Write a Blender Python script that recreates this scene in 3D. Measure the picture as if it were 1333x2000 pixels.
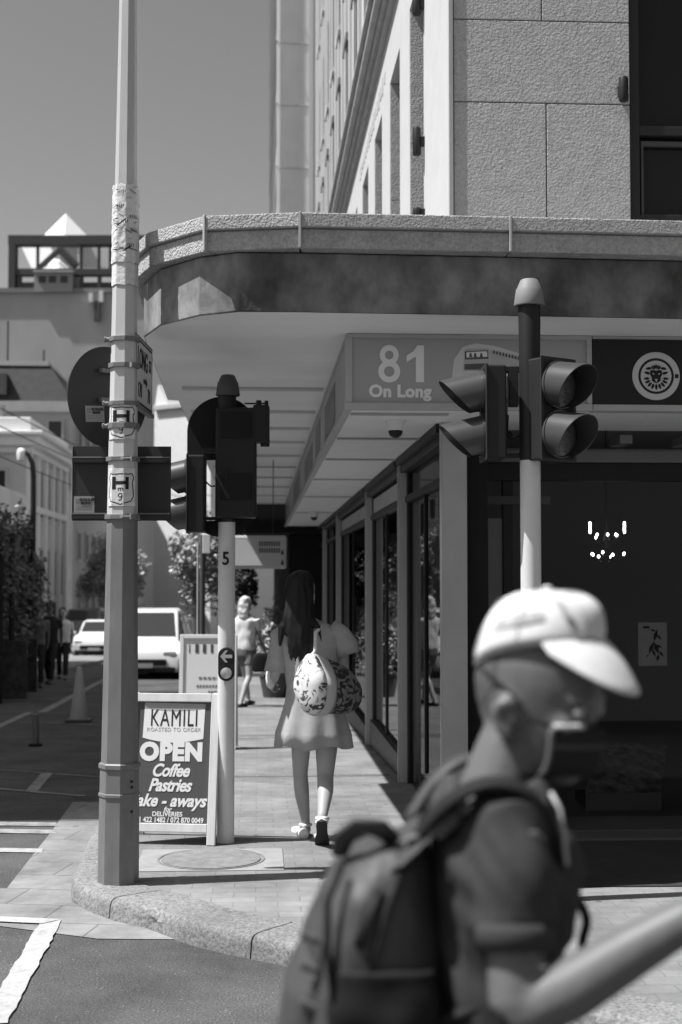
import bpy, bmesh, math, random
from mathutils import Vector, Matrix, noise
R = math.radians
rnd = random.Random(7)
for o in list(bpy.data.objects): bpy.data.objects.remove(o)
scene = bpy.context.scene
COL = scene.collection

# ------------------------------------------------------------------ camera, sky, sun, exposure
FPX, PITCH, YAW, EYE = 2778.0, R(2.68), R(3.34), 1.6
cd = bpy.data.cameras.new("camera"); cam = bpy.data.objects.new("camera", cd); COL.objects.link(cam)
cam.location = (0, 0, EYE); cam.rotation_euler = (math.pi/2+PITCH, 0, -YAW)
cd.sensor_fit = 'AUTO'; cd.sensor_width = 36.0; cd.lens = FPX*36/2000; cd.clip_end = 3000; cd.clip_start = .05
cd.dof.use_dof = True; cd.dof.focus_distance = 7.3; cd.dof.aperture_fstop = 2.8; cd.dof.aperture_blades = 8
scene.camera = cam
SUN_EL, SUN_A = R(61), R(7.5)
world = bpy.data.worlds.new("World"); scene.world = world; world.use_nodes = True
wn = world.node_tree; wn.nodes.clear()
sky = wn.nodes.new('ShaderNodeTexSky'); sky.sky_type = 'NISHITA'; sky.sun_disc = False
sky.sun_elevation = SUN_EL; sky.sun_rotation = R(262.5); sky.air_density = 1.0; sky.dust_density = 1.6; sky.ozone_density = 1.0
sep = wn.nodes.new('ShaderNodeSeparateColor'); bg = wn.nodes.new('ShaderNodeBackground'); wo = wn.nodes.new('ShaderNodeOutputWorld')
wn.links.new(sky.outputs[0], sep.inputs[0])
wn.links.new(sep.outputs[0], bg.inputs[0])          # black and white film behind a red filter
bg.inputs[1].default_value = 0.10
wn.links.new(bg.outputs[0], wo.inputs[0])
sl = bpy.data.lights.new("sun", 'SUN'); sl.energy = 5.0; sl.angle = R(0.53); sl.color = (1, 1, 1)
sun = bpy.data.objects.new("sun", sl); COL.objects.link(sun)
LDIR = Vector((math.cos(SUN_EL)*math.cos(SUN_A), math.cos(SUN_EL)*math.sin(SUN_A), -math.sin(SUN_EL)))
sun.rotation_euler = LDIR.to_track_quat('-Z', 'Y').to_euler(); sun.location = (-20, -5, 40)
scene.view_settings.view_transform = 'Standard'; scene.view_settings.look = 'None'
scene.view_settings.exposure = 0.62; scene.view_settings.gamma = 1.0
try: scene.view_settings.use_curve_mapping = False
except Exception: pass
scene.render.engine = 'CYCLES'
scene.cycles.max_bounces = 7; scene.cycles.use_denoising = True

# ------------------------------------------------------------------ places
U = Vector((math.cos(YAW), -math.sin(YAW), 0)); V = Vector((math.sin(YAW), math.cos(YAW), 0)); Z = Vector((0, 0, 1))
CAM = Vector((0, 0, EYE))
def ray(px, py):
    xc, yc = (px-666.5)/FPX, (1000-py)/FPX
    return U*xc + V*(math.cos(PITCH)-yc*math.sin(PITCH)) + Z*(math.sin(PITCH)+yc*math.cos(PITCH))
def atD(px, py, D): d = ray(px, py); return CAM + d*(D/d.dot(V))
def atY(px, py, Y): d = ray(px, py); return CAM + d*(Y/d.y)
def atX(px, py, X): d = ray(px, py); return CAM + d*(X/d.x)
def atZ(px, py, z): d = ray(px, py); return CAM + d*((z-EYE)/d.z)
def zp(Y):                                            # the pavement falls away down the street
    return 0.0 if Y < 11 else -0.03*(min(Y, 75)-11)
KERB = .10
def zr(Y): return zp(Y)-KERB

# ------------------------------------------------------------------ materials (all grey: the picture is black and white)
MATS = {}
def mat(name, v, rough=.6, spec=.35, metal=0., var=0., vscale=3., bump=0., bscale=40., bdist=.01, detail=6, blotch=0., stretch=None, emit=0., coat=0., trans=0.):
    m = bpy.data.materials.new(name); m.use_nodes = True; nt = m.node_tree; b = nt.nodes['Principled BSDF']
    b.inputs['Base Color'].default_value = (v, v, v, 1); b.inputs['Roughness'].default_value = rough
    b.inputs['Specular IOR Level'].default_value = spec; b.inputs['Metallic'].default_value = metal
    b.inputs['Coat Weight'].default_value = coat
    tc = nt.nodes.new('ShaderNodeTexCoord'); co = tc.outputs['Object']
    if stretch:
        mp = nt.nodes.new('ShaderNodeMapping'); mp.inputs['Scale'].default_value = stretch
        nt.links.new(co, mp.inputs[0]); co = mp.outputs[0]
    if var or blotch:
        n = nt.nodes.new('ShaderNodeTexNoise'); n.inputs['Scale'].default_value = vscale; n.inputs['Detail'].default_value = detail
        n.inputs['Roughness'].default_value = .62
        nt.links.new(co, n.inputs['Vector'])
        r = nt.nodes.new('ShaderNodeMapRange'); r.inputs[1].default_value = .3; r.inputs[2].default_value = .7
        r.inputs[3].default_value = v*(1-var); r.inputs[4].default_value = v*(1+var)
        nt.links.new(n.outputs[0], r.inputs[0]); out = r.outputs[0]
        if blotch:
            n2 = nt.nodes.new('ShaderNodeTexNoise'); n2.inputs['Scale'].default_value = vscale*.23; n2.inputs['Detail'].default_value = 4
            nt.links.new(co, n2.inputs['Vector'])
            r2 = nt.nodes.new('ShaderNodeMapRange'); r2.inputs[1].default_value = .42; r2.inputs[2].default_value = .68
            r2.inputs[3].default_value = 1.0; r2.inputs[4].default_value = 1-blotch
            nt.links.new(n2.outputs[0], r2.inputs[0])
            mu = nt.nodes.new('ShaderNodeMath'); mu.operation = 'MULTIPLY'
            nt.links.new(out, mu.inputs[0]); nt.links.new(r2.outputs[0], mu.inputs[1]); out = mu.outputs[0]
        nt.links.new(out, b.inputs['Base Color'])
    if bump:
        n = nt.nodes.new('ShaderNodeTexNoise'); n.inputs['Scale'].default_value = bscale; n.inputs['Detail'].default_value = 5
        nt.links.new(co, n.inputs['Vector'])
        bp = nt.nodes.new('ShaderNodeBump'); bp.inputs['Strength'].default_value = bump; bp.inputs['Distance'].default_value = bdist
        nt.links.new(n.outputs[0], bp.inputs['Height']); nt.links.new(bp.outputs[0], b.inputs['Normal'])
    if emit:
        b.inputs['Emission Color'].default_value = (1, 1, 1, 1); b.inputs['Emission Strength'].default_value = emit
    if trans: b.inputs['Transmission Weight'].default_value = trans
    MATS[name] = m
    return m
def glass_mat(name, tint=.9, k=.06, rough=.0):
    m = bpy.data.materials.new(name); m.use_nodes = True; nt = m.node_tree; nt.nodes.clear()
    o = nt.nodes.new('ShaderNodeOutputMaterial'); mx = nt.nodes.new('ShaderNodeMixShader')
    t = nt.nodes.new('ShaderNodeBsdfTransparent'); g = nt.nodes.new('ShaderNodeBsdfGlossy'); lw = nt.nodes.new('ShaderNodeFresnel')
    lw.inputs[0].default_value = 1.35
    t.inputs[0].default_value = (tint, tint, tint, 1); g.inputs[0].default_value = (.42, .42, .42, 1); g.inputs['Roughness'].default_value = rough
    nt.links.new(lw.outputs[0], mx.inputs[0]); nt.links.new(t.outputs[0], mx.inputs[1]); nt.links.new(g.outputs[0], mx.inputs[2])
    nt.links.new(mx.outputs[0], o.inputs[0]); return m
def brick_mat(name, v1, v2, mortar, w, h, scale=1, mort=.006, bump=.3, noise_amt=.25, rot=0., gum=0.):
    m = bpy.data.materials.new(name); m.use_nodes = True; nt = m.node_tree; b = nt.nodes['Principled BSDF']
    b.inputs['Roughness'].default_value = .85; b.inputs['Specular IOR Level'].default_value = .2
    tc = nt.nodes.new('ShaderNodeTexCoord'); mp = nt.nodes.new('ShaderNodeMapping'); mp.inputs['Rotation'].default_value = (0, 0, rot)
    nt.links.new(tc.outputs['Object'], mp.inputs[0])
    dn = nt.nodes.new('ShaderNodeTexNoise'); dn.inputs['Scale'].default_value = 6
    nt.links.new(mp.outputs[0], dn.inputs['Vector'])
    vm = nt.nodes.new('ShaderNodeVectorMath'); vm.operation = 'MULTIPLY_ADD'; vm.inputs[1].default_value = (.012, .012, 0)
    nt.links.new(dn.outputs['Color'], vm.inputs[0]); nt.links.new(mp.outputs[0], vm.inputs[2])
    br = nt.nodes.new('ShaderNodeTexBrick'); br.inputs['Color1'].default_value = (v1,)*3+(1,); br.inputs['Color2'].default_value = (v2,)*3+(1,)
    br.inputs['Mortar'].default_value = (mortar,)*3+(1,); br.inputs['Scale'].default_value = scale
    br.inputs['Brick Width'].default_value = w; br.inputs['Row Height'].default_value = h; br.inputs['Mortar Size'].default_value = mort
    br.inputs['Mortar Smooth'].default_value = .3
    nt.links.new(vm.outputs[0], br.inputs['Vector'])
    n = nt.nodes.new('ShaderNodeTexNoise'); n.inputs['Scale'].default_value = 2.2; n.inputs['Detail'].default_value = 9; n.inputs['Roughness'].default_value = .7
    nt.links.new(tc.outputs['Object'], n.inputs['Vector'])
    r = nt.nodes.new('ShaderNodeMapRange'); r.inputs[1].default_value = .3; r.inputs[2].default_value = .7; r.inputs[3].default_value = 1-noise_amt; r.inputs[4].default_value = 1+noise_amt
    nt.links.new(n.outputs[0], r.inputs[0])
    mu = nt.nodes.new('ShaderNodeVectorMath'); mu.operation = 'SCALE'
    nt.links.new(br.outputs['Color'], mu.inputs[0]); nt.links.new(r.outputs[0], mu.inputs['Scale'])
    col = mu.outputs[0]
    if gum:                                            # trodden gum and drip marks, and broad grime
        vo = nt.nodes.new('ShaderNodeTexVoronoi'); vo.inputs['Scale'].default_value = gum; vo.inputs['Randomness'].default_value = 1
        nt.links.new(tc.outputs['Object'], vo.inputs['Vector'])
        rr = nt.nodes.new('ShaderNodeMapRange'); rr.inputs[1].default_value = .055; rr.inputs[2].default_value = .10; rr.inputs[3].default_value = .55; rr.inputs[4].default_value = 1
        nt.links.new(vo.outputs['Distance'], rr.inputs[0])
        n3 = nt.nodes.new('ShaderNodeTexNoise'); n3.inputs['Scale'].default_value = .8; n3.inputs['Detail'].default_value = 6; n3.inputs['Roughness'].default_value = .7
        nt.links.new(tc.outputs['Object'], n3.inputs['Vector'])
        r3 = nt.nodes.new('ShaderNodeMapRange'); r3.inputs[1].default_value = .4; r3.inputs[2].default_value = .65; r3.inputs[3].default_value = 1.08; r3.inputs[4].default_value = .78
        nt.links.new(n3.outputs[0], r3.inputs[0])
        mm = nt.nodes.new('ShaderNodeMath'); mm.operation = 'MULTIPLY'; nt.links.new(rr.outputs[0], mm.inputs[0]); nt.links.new(r3.outputs[0], mm.inputs[1])
        m2 = nt.nodes.new('ShaderNodeVectorMath'); m2.operation = 'SCALE'; nt.links.new(col, m2.inputs[0]); nt.links.new(mm.outputs[0], m2.inputs['Scale']); col = m2.outputs[0]
    nt.links.new(col, b.inputs['Base Color'])
    n2 = nt.nodes.new('ShaderNodeTexNoise'); n2.inputs['Scale'].default_value = 60; n2.inputs['Detail'].default_value = 4
    nt.links.new(tc.outputs['Object'], n2.inputs['Vector'])
    ad = nt.nodes.new('ShaderNodeMath'); ad.operation = 'MULTIPLY_ADD'; ad.inputs[1].default_value = -1.0
    nt.links.new(br.outputs['Fac'], ad.inputs[0]); nt.links.new(n2.outputs[0], ad.inputs[2])
    bp = nt.nodes.new('ShaderNodeBump'); bp.inputs['Strength'].default_value = bump; bp.inputs['Distance'].default_value = .006
    nt.links.new(ad.outputs[0], bp.inputs['Height']); nt.links.new(bp.outputs[0], b.inputs['Normal'])
    return m
def speckle_mat(name, v, dark, light, scale=260, rough=.9, bump=.5, bdist=.004, big=.18, fleck=0.):
    m = bpy.data.materials.new(name); m.use_nodes = True; nt = m.node_tree; b = nt.nodes['Principled BSDF']
    b.inputs['Roughness'].default_value = rough; b.inputs['Specular IOR Level'].default_value = .25
    tc = nt.nodes.new('ShaderNodeTexCoord')
    vo = nt.nodes.new('ShaderNodeTexNoise'); vo.inputs['Scale'].default_value = scale; vo.inputs['Detail'].default_value = 3; vo.inputs['Roughness'].default_value = .7
    nt.links.new(tc.outputs['Object'], vo.inputs['Vector'])
    cr = nt.nodes.new('ShaderNodeValToRGB'); e = cr.color_ramp.elements
    e[0].position = .33; e[0].color = (dark,)*3+(1,); e[1].position = .72; e[1].color = (light,)*3+(1,)
    c = cr.color_ramp.elements.new(.5); c.color = (v,)*3+(1,)
    nt.links.new(vo.outputs[0], cr.inputs[0])
    n = nt.nodes.new('ShaderNodeTexNoise'); n.inputs['Scale'].default_value = 1.3; n.inputs['Detail'].default_value = 8; n.inputs['Roughness'].default_value = .65
    nt.links.new(tc.outputs['Object'], n.inputs['Vector'])
    r = nt.nodes.new('ShaderNodeMapRange'); r.inputs[1].default_value = .3; r.inputs[2].default_value = .7; r.inputs[3].default_value = 1-big; r.inputs[4].default_value = 1+big
    nt.links.new(n.outputs[0], r.inputs[0])
    mu = nt.nodes.new('ShaderNodeVectorMath'); mu.operation = 'SCALE'
    nt.links.new(cr.outputs[0], mu.inputs[0]); nt.links.new(r.outputs[0], mu.inputs['Scale']); col = mu.outputs[0]
    if fleck:                                          # pale stones and crumbs in the tar, dark oil drips
        for sc_, lo, hi, k in ((fleck, .06, .12, 2.6), (fleck*.12, .03, .10, .45)):
            vo2 = nt.nodes.new('ShaderNodeTexVoronoi'); vo2.inputs['Scale'].default_value = sc_; nt.links.new(tc.outputs['Object'], vo2.inputs['Vector'])
            rr = nt.nodes.new('ShaderNodeMapRange'); rr.inputs[1].default_value = lo; rr.inputs[2].default_value = hi; rr.inputs[3].default_value = k; rr.inputs[4].default_value = 1
            nt.links.new(vo2.outputs['Distance'], rr.inputs[0])
            m2 = nt.nodes.new('ShaderNodeVectorMath'); m2.operation = 'SCALE'; nt.links.new(col, m2.inputs[0]); nt.links.new(rr.outputs[0], m2.inputs['Scale']); col = m2.outputs[0]
    nt.links.new(col, b.inputs['Base Color'])
    bp = nt.nodes.new('ShaderNodeBump'); bp.inputs['Strength'].default_value = bump; bp.inputs['Distance'].default_value = bdist
    nt.links.new(vo.outputs[0], bp.inputs['Height']); nt.links.new(bp.outputs[0], b.inputs['Normal'])
    return m

ASPHALT = speckle_mat("asphalt", .072, .04, .17, 110, bump=.9, big=.42, fleck=22)
PAVER = brick_mat("pavers", .22, .19, .165, .22, .11, noise_amt=.28, mort=.004, bump=.4, gum=4.5)
SLAB = brick_mat("gutter_slabs", .235, .20, .13, .62, .36, mort=.006, noise_amt=.4, rot=.2, gum=3.)
GRANITE = speckle_mat("granite", .20, .11, .29, 60, bump=.9, bdist=.006, big=.2)
STONE = mat("rough_stone", .49, .9, .15, blotch=.12, var=.14, vscale=45, bump=1.0, bscale=75, bdist=.016, detail=4)
STONE_B = mat("canopy_stone", .47, .9, .15, var=.22, vscale=55, bump=1.0, bscale=85, bdist=.018, detail=4, blotch=.15)
FASCIA = mat("stained_concrete", .27, .9, .15, var=.3, vscale=10, bump=.5, bscale=45, bdist=.006, blotch=.7, stretch=(1, 1, .7))
WHITEWALL = mat("pale_painted_wall", .52, .8, .2, var=.05, vscale=4, bump=.15, bscale=50, bdist=.004)
UPPERWALL = mat("upper_wall", .56, .8, .2, var=.10, vscale=2.5, stretch=(1, 1, .25))
SOFFIT = mat("soffit_paint", .86, .6, .3, var=.07, vscale=.9, detail=3, stretch=(.5,1.6,1))  # stretched tone bands paint soft reflected light and faint stains into the colour
JOINT = mat("joint_shadow_line", .08, .9, .1)
WPAINT = mat("road_paint", .42, .8, .2, var=.22, vscale=22, bump=.3, bscale=150, bdist=.003, blotch=.2)
WPAINT2 = mat("worn_road_paint", .27, .85, .2, var=.35, vscale=14, blotch=.3)
BLACK = mat("black_paint", .020, .5, .25)
BLACKM = mat("black_matt", .022, .85, .1)
DARK = mat("dark_frame", .028, .5, .3)
DGREY = mat("dark_grey", .075, .6, .3, var=.15)
MGREY = mat("mid_grey", .20, .6, .3, var=.08)
LGREY = mat("light_grey", .42, .6, .3, var=.08)
WHITE = mat("white_paint", .72, .5, .4, var=.04)
GALV = mat("galvanised_steel", .16, .5, .5, metal=.0, var=.14, vscale=18, bump=.15, bscale=90, bdist=.002, stretch=(1, 1, .3))
POLEPAINT = mat("pole_paint", .50, .5, .4, var=.10, vscale=9, blotch=.12, stretch=(1, 1, .25))
PAPER = mat("torn_paper", .62, .8, .2, var=.14, vscale=40, bump=.5, bscale=60, bdist=.006)
INK = mat("black_ink", .02, .7, .2)
SIGNBACK = mat("sign_back", .03, .55, .4, var=.1)
STEEL = mat("bright_steel", .6, .3, .6, metal=.8)
GLASS = glass_mat("shop_glass", .8)
INTERIOR = mat("dim_interior", .30, .9, .1)
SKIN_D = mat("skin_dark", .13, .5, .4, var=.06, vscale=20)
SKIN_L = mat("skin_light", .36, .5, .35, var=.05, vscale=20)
EMIT = mat("lamp_glow", .8, emit=7)

# ------------------------------------------------------------------ mesh builder and things
class MB:
    def __init__(s): s.v = []; s.f = []
    def add(s, vs, fs):
        n = len(s.v); s.v += [Vector(p) for p in vs]; s.f += [tuple(i+n for i in f) for f in fs]; return s
    def box(s, x0, x1, y0, y1, z0, z1):
        return s.add([(x0,y0,z0),(x1,y0,z0),(x1,y1,z0),(x0,y1,z0),(x0,y0,z1),(x1,y0,z1),(x1,y1,z1),(x0,y1,z1)],
                     [(0,3,2,1),(4,5,6,7),(0,1,5,4),(1,2,6,5),(2,3,7,6),(3,0,4,7)])
    def obox(s, c, sx, sy, sz, ax=None, ay=None, az=None):
        ax = (ax or Vector((1,0,0))); ay = (ay or Vector((0,1,0))); az = (az or Vector((0,0,1))); c = Vector(c)
        vs = [c+ax*(i*sx/2)+ay*(j*sy/2)+az*(k*sz/2) for k in (-1,1) for i, j in ((-1,-1),(1,-1),(1,1),(-1,1))]
        return s.add(vs, [(0,3,2,1),(4,5,6,7),(0,1,5,4),(1,2,6,5),(2,3,7,6),(3,0,4,7)])
    def loft(s, rings, cap=True, closed=True):
        n = len(rings[0]); vs = [p for r in rings for p in r]; fs = []
        for i in range(len(rings)-1):
            for j in range(n if closed else n-1):
                k = (j+1) % n; fs.append((i*n+j, i*n+k, (i+1)*n+k, (i+1)*n+j))
        if cap and closed:
            fs.append(tuple(range(n-1, -1, -1))); fs.append(tuple((len(rings)-1)*n+j for j in range(n)))
        return s.add(vs, fs)
    def tube(s, pts, r, n=10, cap=True, flat=1.0, up=None):
        pts = [Vector(p) for p in pts]; rs = r if isinstance(r, (list, tuple)) else [r]*len(pts); rings = []
        a = None
        for i, p in enumerate(pts):
            t = (pts[min(i+1, len(pts)-1)]-pts[max(i-1, 0)]).normalized()
            if a is None:
                a = (up if up is not None else (Vector((0,0,1)) if abs(t.z) < .9 else Vector((0,1,0))))
            a = (a - t*a.dot(t)).normalized(); b = t.cross(a)
            rings.append([p + (a*math.cos(2*math.pi*k/n)*flat + b*math.sin(2*math.pi*k/n))*rs[i] for k in range(n)])
        return s.loft(rings, cap)
    def lathe(s, prof, c=(0,0,0), n=24, axis=None, cap=True):
        c = Vector(c); az = (axis or Vector((0,0,1))).normalized(); ax = az.orthogonal().normalized(); ay = az.cross(ax)
        return s.loft([[c+az*z+(ax*math.cos(2*math.pi*k/n)+ay*math.sin(2*math.pi*k/n))*max(r, 1e-4) for k in range(n)] for r, z in prof], cap)
    def ball(s, c, rx, ry, rz, n=16, m=10, rot=None):
        c = Vector(c); rings = []
        for i in range(m+1):
            t = math.pi*i/m; st = max(math.sin(t), .01)
            ring = []
            for k in range(n):
                p = Vector((rx*st*math.cos(2*math.pi*k/n), ry*st*math.sin(2*math.pi*k/n), -rz*math.cos(t)))
                ring.append(c+(rot @ p if rot else p))
            rings.append(ring)
        return s.loft(rings)
    def prism(s, poly, o, ux, uy, t0, t1):
        o = Vector(o); un = ux.cross(uy); n = len(poly)
        a = [o+ux*x+uy*y+un*t0 for x, y in poly]; b = [o+ux*x+uy*y+un*t1 for x, y in poly]
        return s.add(a+b, [tuple(range(n-1,-1,-1)), tuple(range(n,2*n))]+[(i,(i+1)%n,n+(i+1)%n,n+i) for i in range(n)])
    def quad(s, a, b, c, d): return s.add([a,b,c,d], [(0,1,2,3)])
    def xform(s, M): s.v = [M @ p for p in s.v]; return s
    def mesh(s, name, inv=None):
        me = bpy.data.meshes.new(name); bm = bmesh.new()
        vs = [bm.verts.new(inv @ p if inv else p) for p in s.v]
        for f in s.f:
            try: bm.faces.new([vs[i] for i in f])
            except ValueError: pass
        bmesh.ops.recalc_face_normals(bm, faces=bm.faces); bm.to_mesh(me); bm.free(); return me
ROOT = {}
def _rootmat(o):
    while o is not None:
        if o.name in ROOT: return ROOT[o.name]
        o = o.parent
    return Matrix.Identity(4)
def put(name, me, m, parent=None, smooth=None, bevel=0, solid=0):
    o = bpy.data.objects.new(name, me); COL.objects.link(o); me.materials.append(m)
    if parent: o.parent = parent
    if smooth is not None:
        for p in me.polygons: p.use_smooth = True
        if smooth: me.set_sharp_from_angle(angle=R(smooth))
    if solid:
        md = o.modifiers.new("thickness", 'SOLIDIFY'); md.thickness = solid; md.offset = 0
    if bevel:
        md = o.modifiers.new("edge", 'BEVEL'); md.width = bevel; md.segments = 2; md.limit_method = 'ANGLE'; md.angle_limit = R(40)
        md.harden_normals = False
    return o
def build(mb, name, m, parent=None, world=True, smooth=None, bevel=0, solid=0):
    inv = _rootmat(parent).inverted() if (parent and world) else None
    return put(name, mb.mesh(name, inv), m, parent, smooth, bevel, solid)
def build_each(mb, name, m, parent=None, **k):          # every separate piece becomes a part of its own
    n = len(mb.v); root = list(range(n))
    def find(i):
        while root[i] != i: root[i] = root[root[i]]; i = root[i]
        return i
    for f in mb.f:
        for i in f[1:]: root[find(i)] = find(f[0])
    groups = {}
    for f in mb.f: groups.setdefault(find(f[0]), []).append(f)
    out = []
    for fs in groups.values():
        ids = sorted({i for f in fs for i in f}); mp = {i: j for j, i in enumerate(ids)}
        q = MB(); q.add([mb.v[i] for i in ids], [tuple(mp[i] for i in f) for f in fs]); out.append(build(q, name, m, parent, **k))
    return out
def thing(name, label, cat, loc=(0,0,0), rz=0, group=None):
    o = bpy.data.objects.new(name, None); COL.objects.link(o); o.location = loc; o.rotation_euler = (0,0,rz); o.empty_display_size = .1
    o['label'] = label; o['category'] = cat
    if group: o['group'] = group
    ROOT[o.name] = Matrix.Translation(Vector(loc)) @ Matrix.Rotation(rz, 4, 'Z'); return o
def tag(o, label, cat, group=None):
    o['label'] = label; o['category'] = cat
    if group: o['group'] = group
    return o
def struct(o): o['kind'] = 'structure'; return o
def copy_thing(r, loc, rz, label, group=None):
    c = r.copy(); COL.objects.link(c); c.location = loc; c.rotation_euler = (0,0,rz); c['label'] = label
    if group: c['group'] = group
    for ch in list(r.children):
        d = ch.copy(); COL.objects.link(d); d.parent = c
        for g in list(ch.children):
            e = g.copy(); COL.objects.link(e); e.parent = d
    return c
def text_mesh(txt, size, o, ux, uy, ext=.0015, bold=0., shear=0., xs=1., align='CENTER', spacing=1.):
    cu = bpy.data.curves.new("lettering", 'FONT'); cu.body = txt; cu.size = size; cu.align_x = align; cu.align_y = 'CENTER'
    cu.offset = bold; cu.shear = shear; cu.extrude = ext; cu.space_character = spacing; cu.resolution_u = 4
    t = bpy.data.objects.new("lettering", cu); COL.objects.link(t)
    dg = bpy.context.evaluated_depsgraph_get(); me = bpy.data.meshes.new_from_object(t.evaluated_get(dg))
    bpy.data.objects.remove(t); bpy.data.curves.remove(cu)
    un = ux.cross(uy); o = Vector(o)
    for v in me.vertices: v.co = o+ux*(v.co.x*xs)+uy*v.co.y+un*v.co.z
    return me
def lettering(txt, size, o, ux, uy, m, parent, name="lettering", **k):
    me = text_mesh(txt, size, o, ux, uy, **k); inv = _rootmat(parent).inverted()
    for v in me.vertices: v.co = inv @ v.co
    return put(name, me, m, parent)
def fuse(mb, voxel=.008, smooth=6, factor=.5):
    """one continuous skin over overlapping closed shapes"""
    me = mb.mesh("skin"); o = bpy.data.objects.new("skin", me); COL.objects.link(o)
    md = o.modifiers.new("r", 'REMESH'); md.mode = 'VOXEL'; md.voxel_size = voxel
    ms = o.modifiers.new("s", 'SMOOTH'); ms.factor = factor; ms.iterations = smooth
    dg = bpy.context.evaluated_depsgraph_get(); out = bpy.data.meshes.new_from_object(o.evaluated_get(dg))
    bpy.data.objects.remove(o); out.materials.clear(); return out
def disp(me, amp, scale, seed=0, stretch=(1,1,1)):
    for v, n in zip(me.vertices, [v.normal.copy() for v in me.vertices]):
        p = Vector((v.co.x*stretch[0], v.co.y*stretch[1], v.co.z*stretch[2]))*scale+Vector((seed*7.1, seed*3.3, 0))
        v.co = v.co+n*(noise.noise(p)*amp)
    return me
def oval(c, ax, ay, a, b, n=20, p=2.0):
    c = Vector(c); out = []
    for k in range(n):
        t = 2*math.pi*k/n; ct, st = math.cos(t), math.sin(t)
        out.append(c+ax*(a*math.copysign(abs(ct)**(2/p), ct))+ay*(b*math.copysign(abs(st)**(2/p), st)))
    return out
X, Y = Vector((1,0,0)), Vector((0,1,0))
# ------------------------------------------------------------------ ground
KL = [(4.6,4.25),(3.0,4.4),(1.7,4.85),(.80,5.62),(.15,6.33),(-.13,6.56),(-.38,6.82),(-.545,7.06),(-.70,7.21),(-.866,7.43),(-.96,7.62),(-1.0,7.87),(-1.03,8.6),(-1.05,9.5),(-1.06,11.0)]
YS = [11,13,15,17,20,24,28,33,40,50,60,75,100,160,300]
g = MB()
ys = [-12,0,4,8]+YS+[900]
for i in range(len(ys)-1):
    a, b = ys[i], ys[i+1]
    g.quad((-400,a,zr(a)),(400,a,zr(a)),(400,b,zr(b)),(-400,b,zr(b)))
struct(build(g, "road", ASPHALT))
g = MB()                                              # the paved footway, flat at the corner, falling beyond
inner = []
def offset_in(P, d):
    out = []
    for i, p in enumerate(P):
        a = Vector(P[max(i-1,0)]); b = Vector(P[min(i+1,len(P)-1)]); t = (b-a).normalized()
        out.append((p[0]+t.y*d, p[1]-t.x*d))
    return out
KI = offset_in(KL, .30)
poly = [(x, y, 0) for x, y in KI] + [(9, 11, 0), (9, 4.0, 0), (4.7, 4.4, 0)]
g.add(poly, [tuple(range(len(poly)))])
xi = KI[-1][0]
for a, b in zip(YS[:-1], YS[1:]): g.quad((xi,a,zp(a)),(9,a,zp(a)),(9,b,zp(b)),(xi,b,zp(b)))
struct(build(g, "pavement", PAVER))
# kerb stones, each a block a few millimetres apart, worn edges
g = MB()
def kstone(P, Q, w0, w1, chip=0):
    # P,Q outer polylines between joints -> block following them
    n = len(P); rings = []
    for (ox, oy), (ix, iy), Yv in zip(P, Q, [p[1] for p in P]):
        zt = zp(Yv)+.006; zb = zr(Yv)-.05; o = Vector((ox,oy,0)); i_ = Vector((ix,iy,0)); d = (i_-o).normalized()
        face = [o-d*.014+Z*zb]+[o+d*(-.012+.012*k/4)+Z*(zb+.05+(zt-.035-zb-.05)*k/4) for k in range(1,5)]+[o+d*.008+Z*(zt-.016), o+d*.022+Z*(zt-.005), o+d*.045+Z*zt, o.lerp(i_,.4)+Z*(zt+.001), o.lerp(i_,.7)+Z*zt]
        wv = []
        for kk, p in enumerate(face):
            chip = max(0, 1-((p.x+.47)**2+(p.y-6.98)**2)**.5/.16)+.5*max(0, 1-((p.x+.93)**2+(p.y-7.56)**2)**.5/.10)
            a = .006+.050*chip; n1 = noise.noise(p*9)+.5*noise.noise(p*22)
            if kk >= 8: a *= .25
            wv.append(p+d*(abs(n1)*a if chip > 0 else n1*a)-Z*((.03*chip*abs(noise.noise(p*17))) if kk > 3 else 0))
        rings.append(wv+[i_+Z*zt, i_+Z*zb])
    g.loft(rings)
def resample(P, L):
    pts = [Vector(p) for p in P]; out = []; 
    for a, b in zip(pts[:-1], pts[1:]):
        m = max(1, int((b-a).length/L))
        out += [a.lerp(b, k/m) for k in range(m)]
    out.append(pts[-1]); return out
full = KL+[(-1.06, y) for y in (13,15,17,20,24,28,33,40,50,60)]
fo = resample(full, .035)
fi = [Vector(p) for p in offset_in([tuple(p) for p in fo], .292)]
fo = [p+Vector((noise.noise(Vector((p.x*5,p.y*5,1)))*.012, noise.noise(Vector((p.x*5,p.y*5,9)))*.012)) for p in fo]
i0 = 0; acc = 0
joints = [0]
for i in range(1, len(fo)):
    acc += (fo[i]-fo[i-1]).length
    if acc > 1.05: joints.append(i); acc = 0
joints.append(len(fo)-1)
for a, b in zip(joints[:-1], joints[1:]):
    if b-a < 1: continue
    P = fo[a:b+1]; Q = fi[a:b+1]; e = .006
    P = [P[0].lerp(P[1], min(.15, 1))]+P[1:-1]+[P[-1].lerp(P[-2], .1)]; Q = [Q[0].lerp(Q[1], .15)]+Q[1:-1]+[Q[-1].lerp(Q[-2], .1)]
    kstone([tuple(p) for p in P], [tuple(q) for q in Q], 0, 0)
kb = build(g, "kerb", GRANITE, smooth=32); struct(kb)
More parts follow.
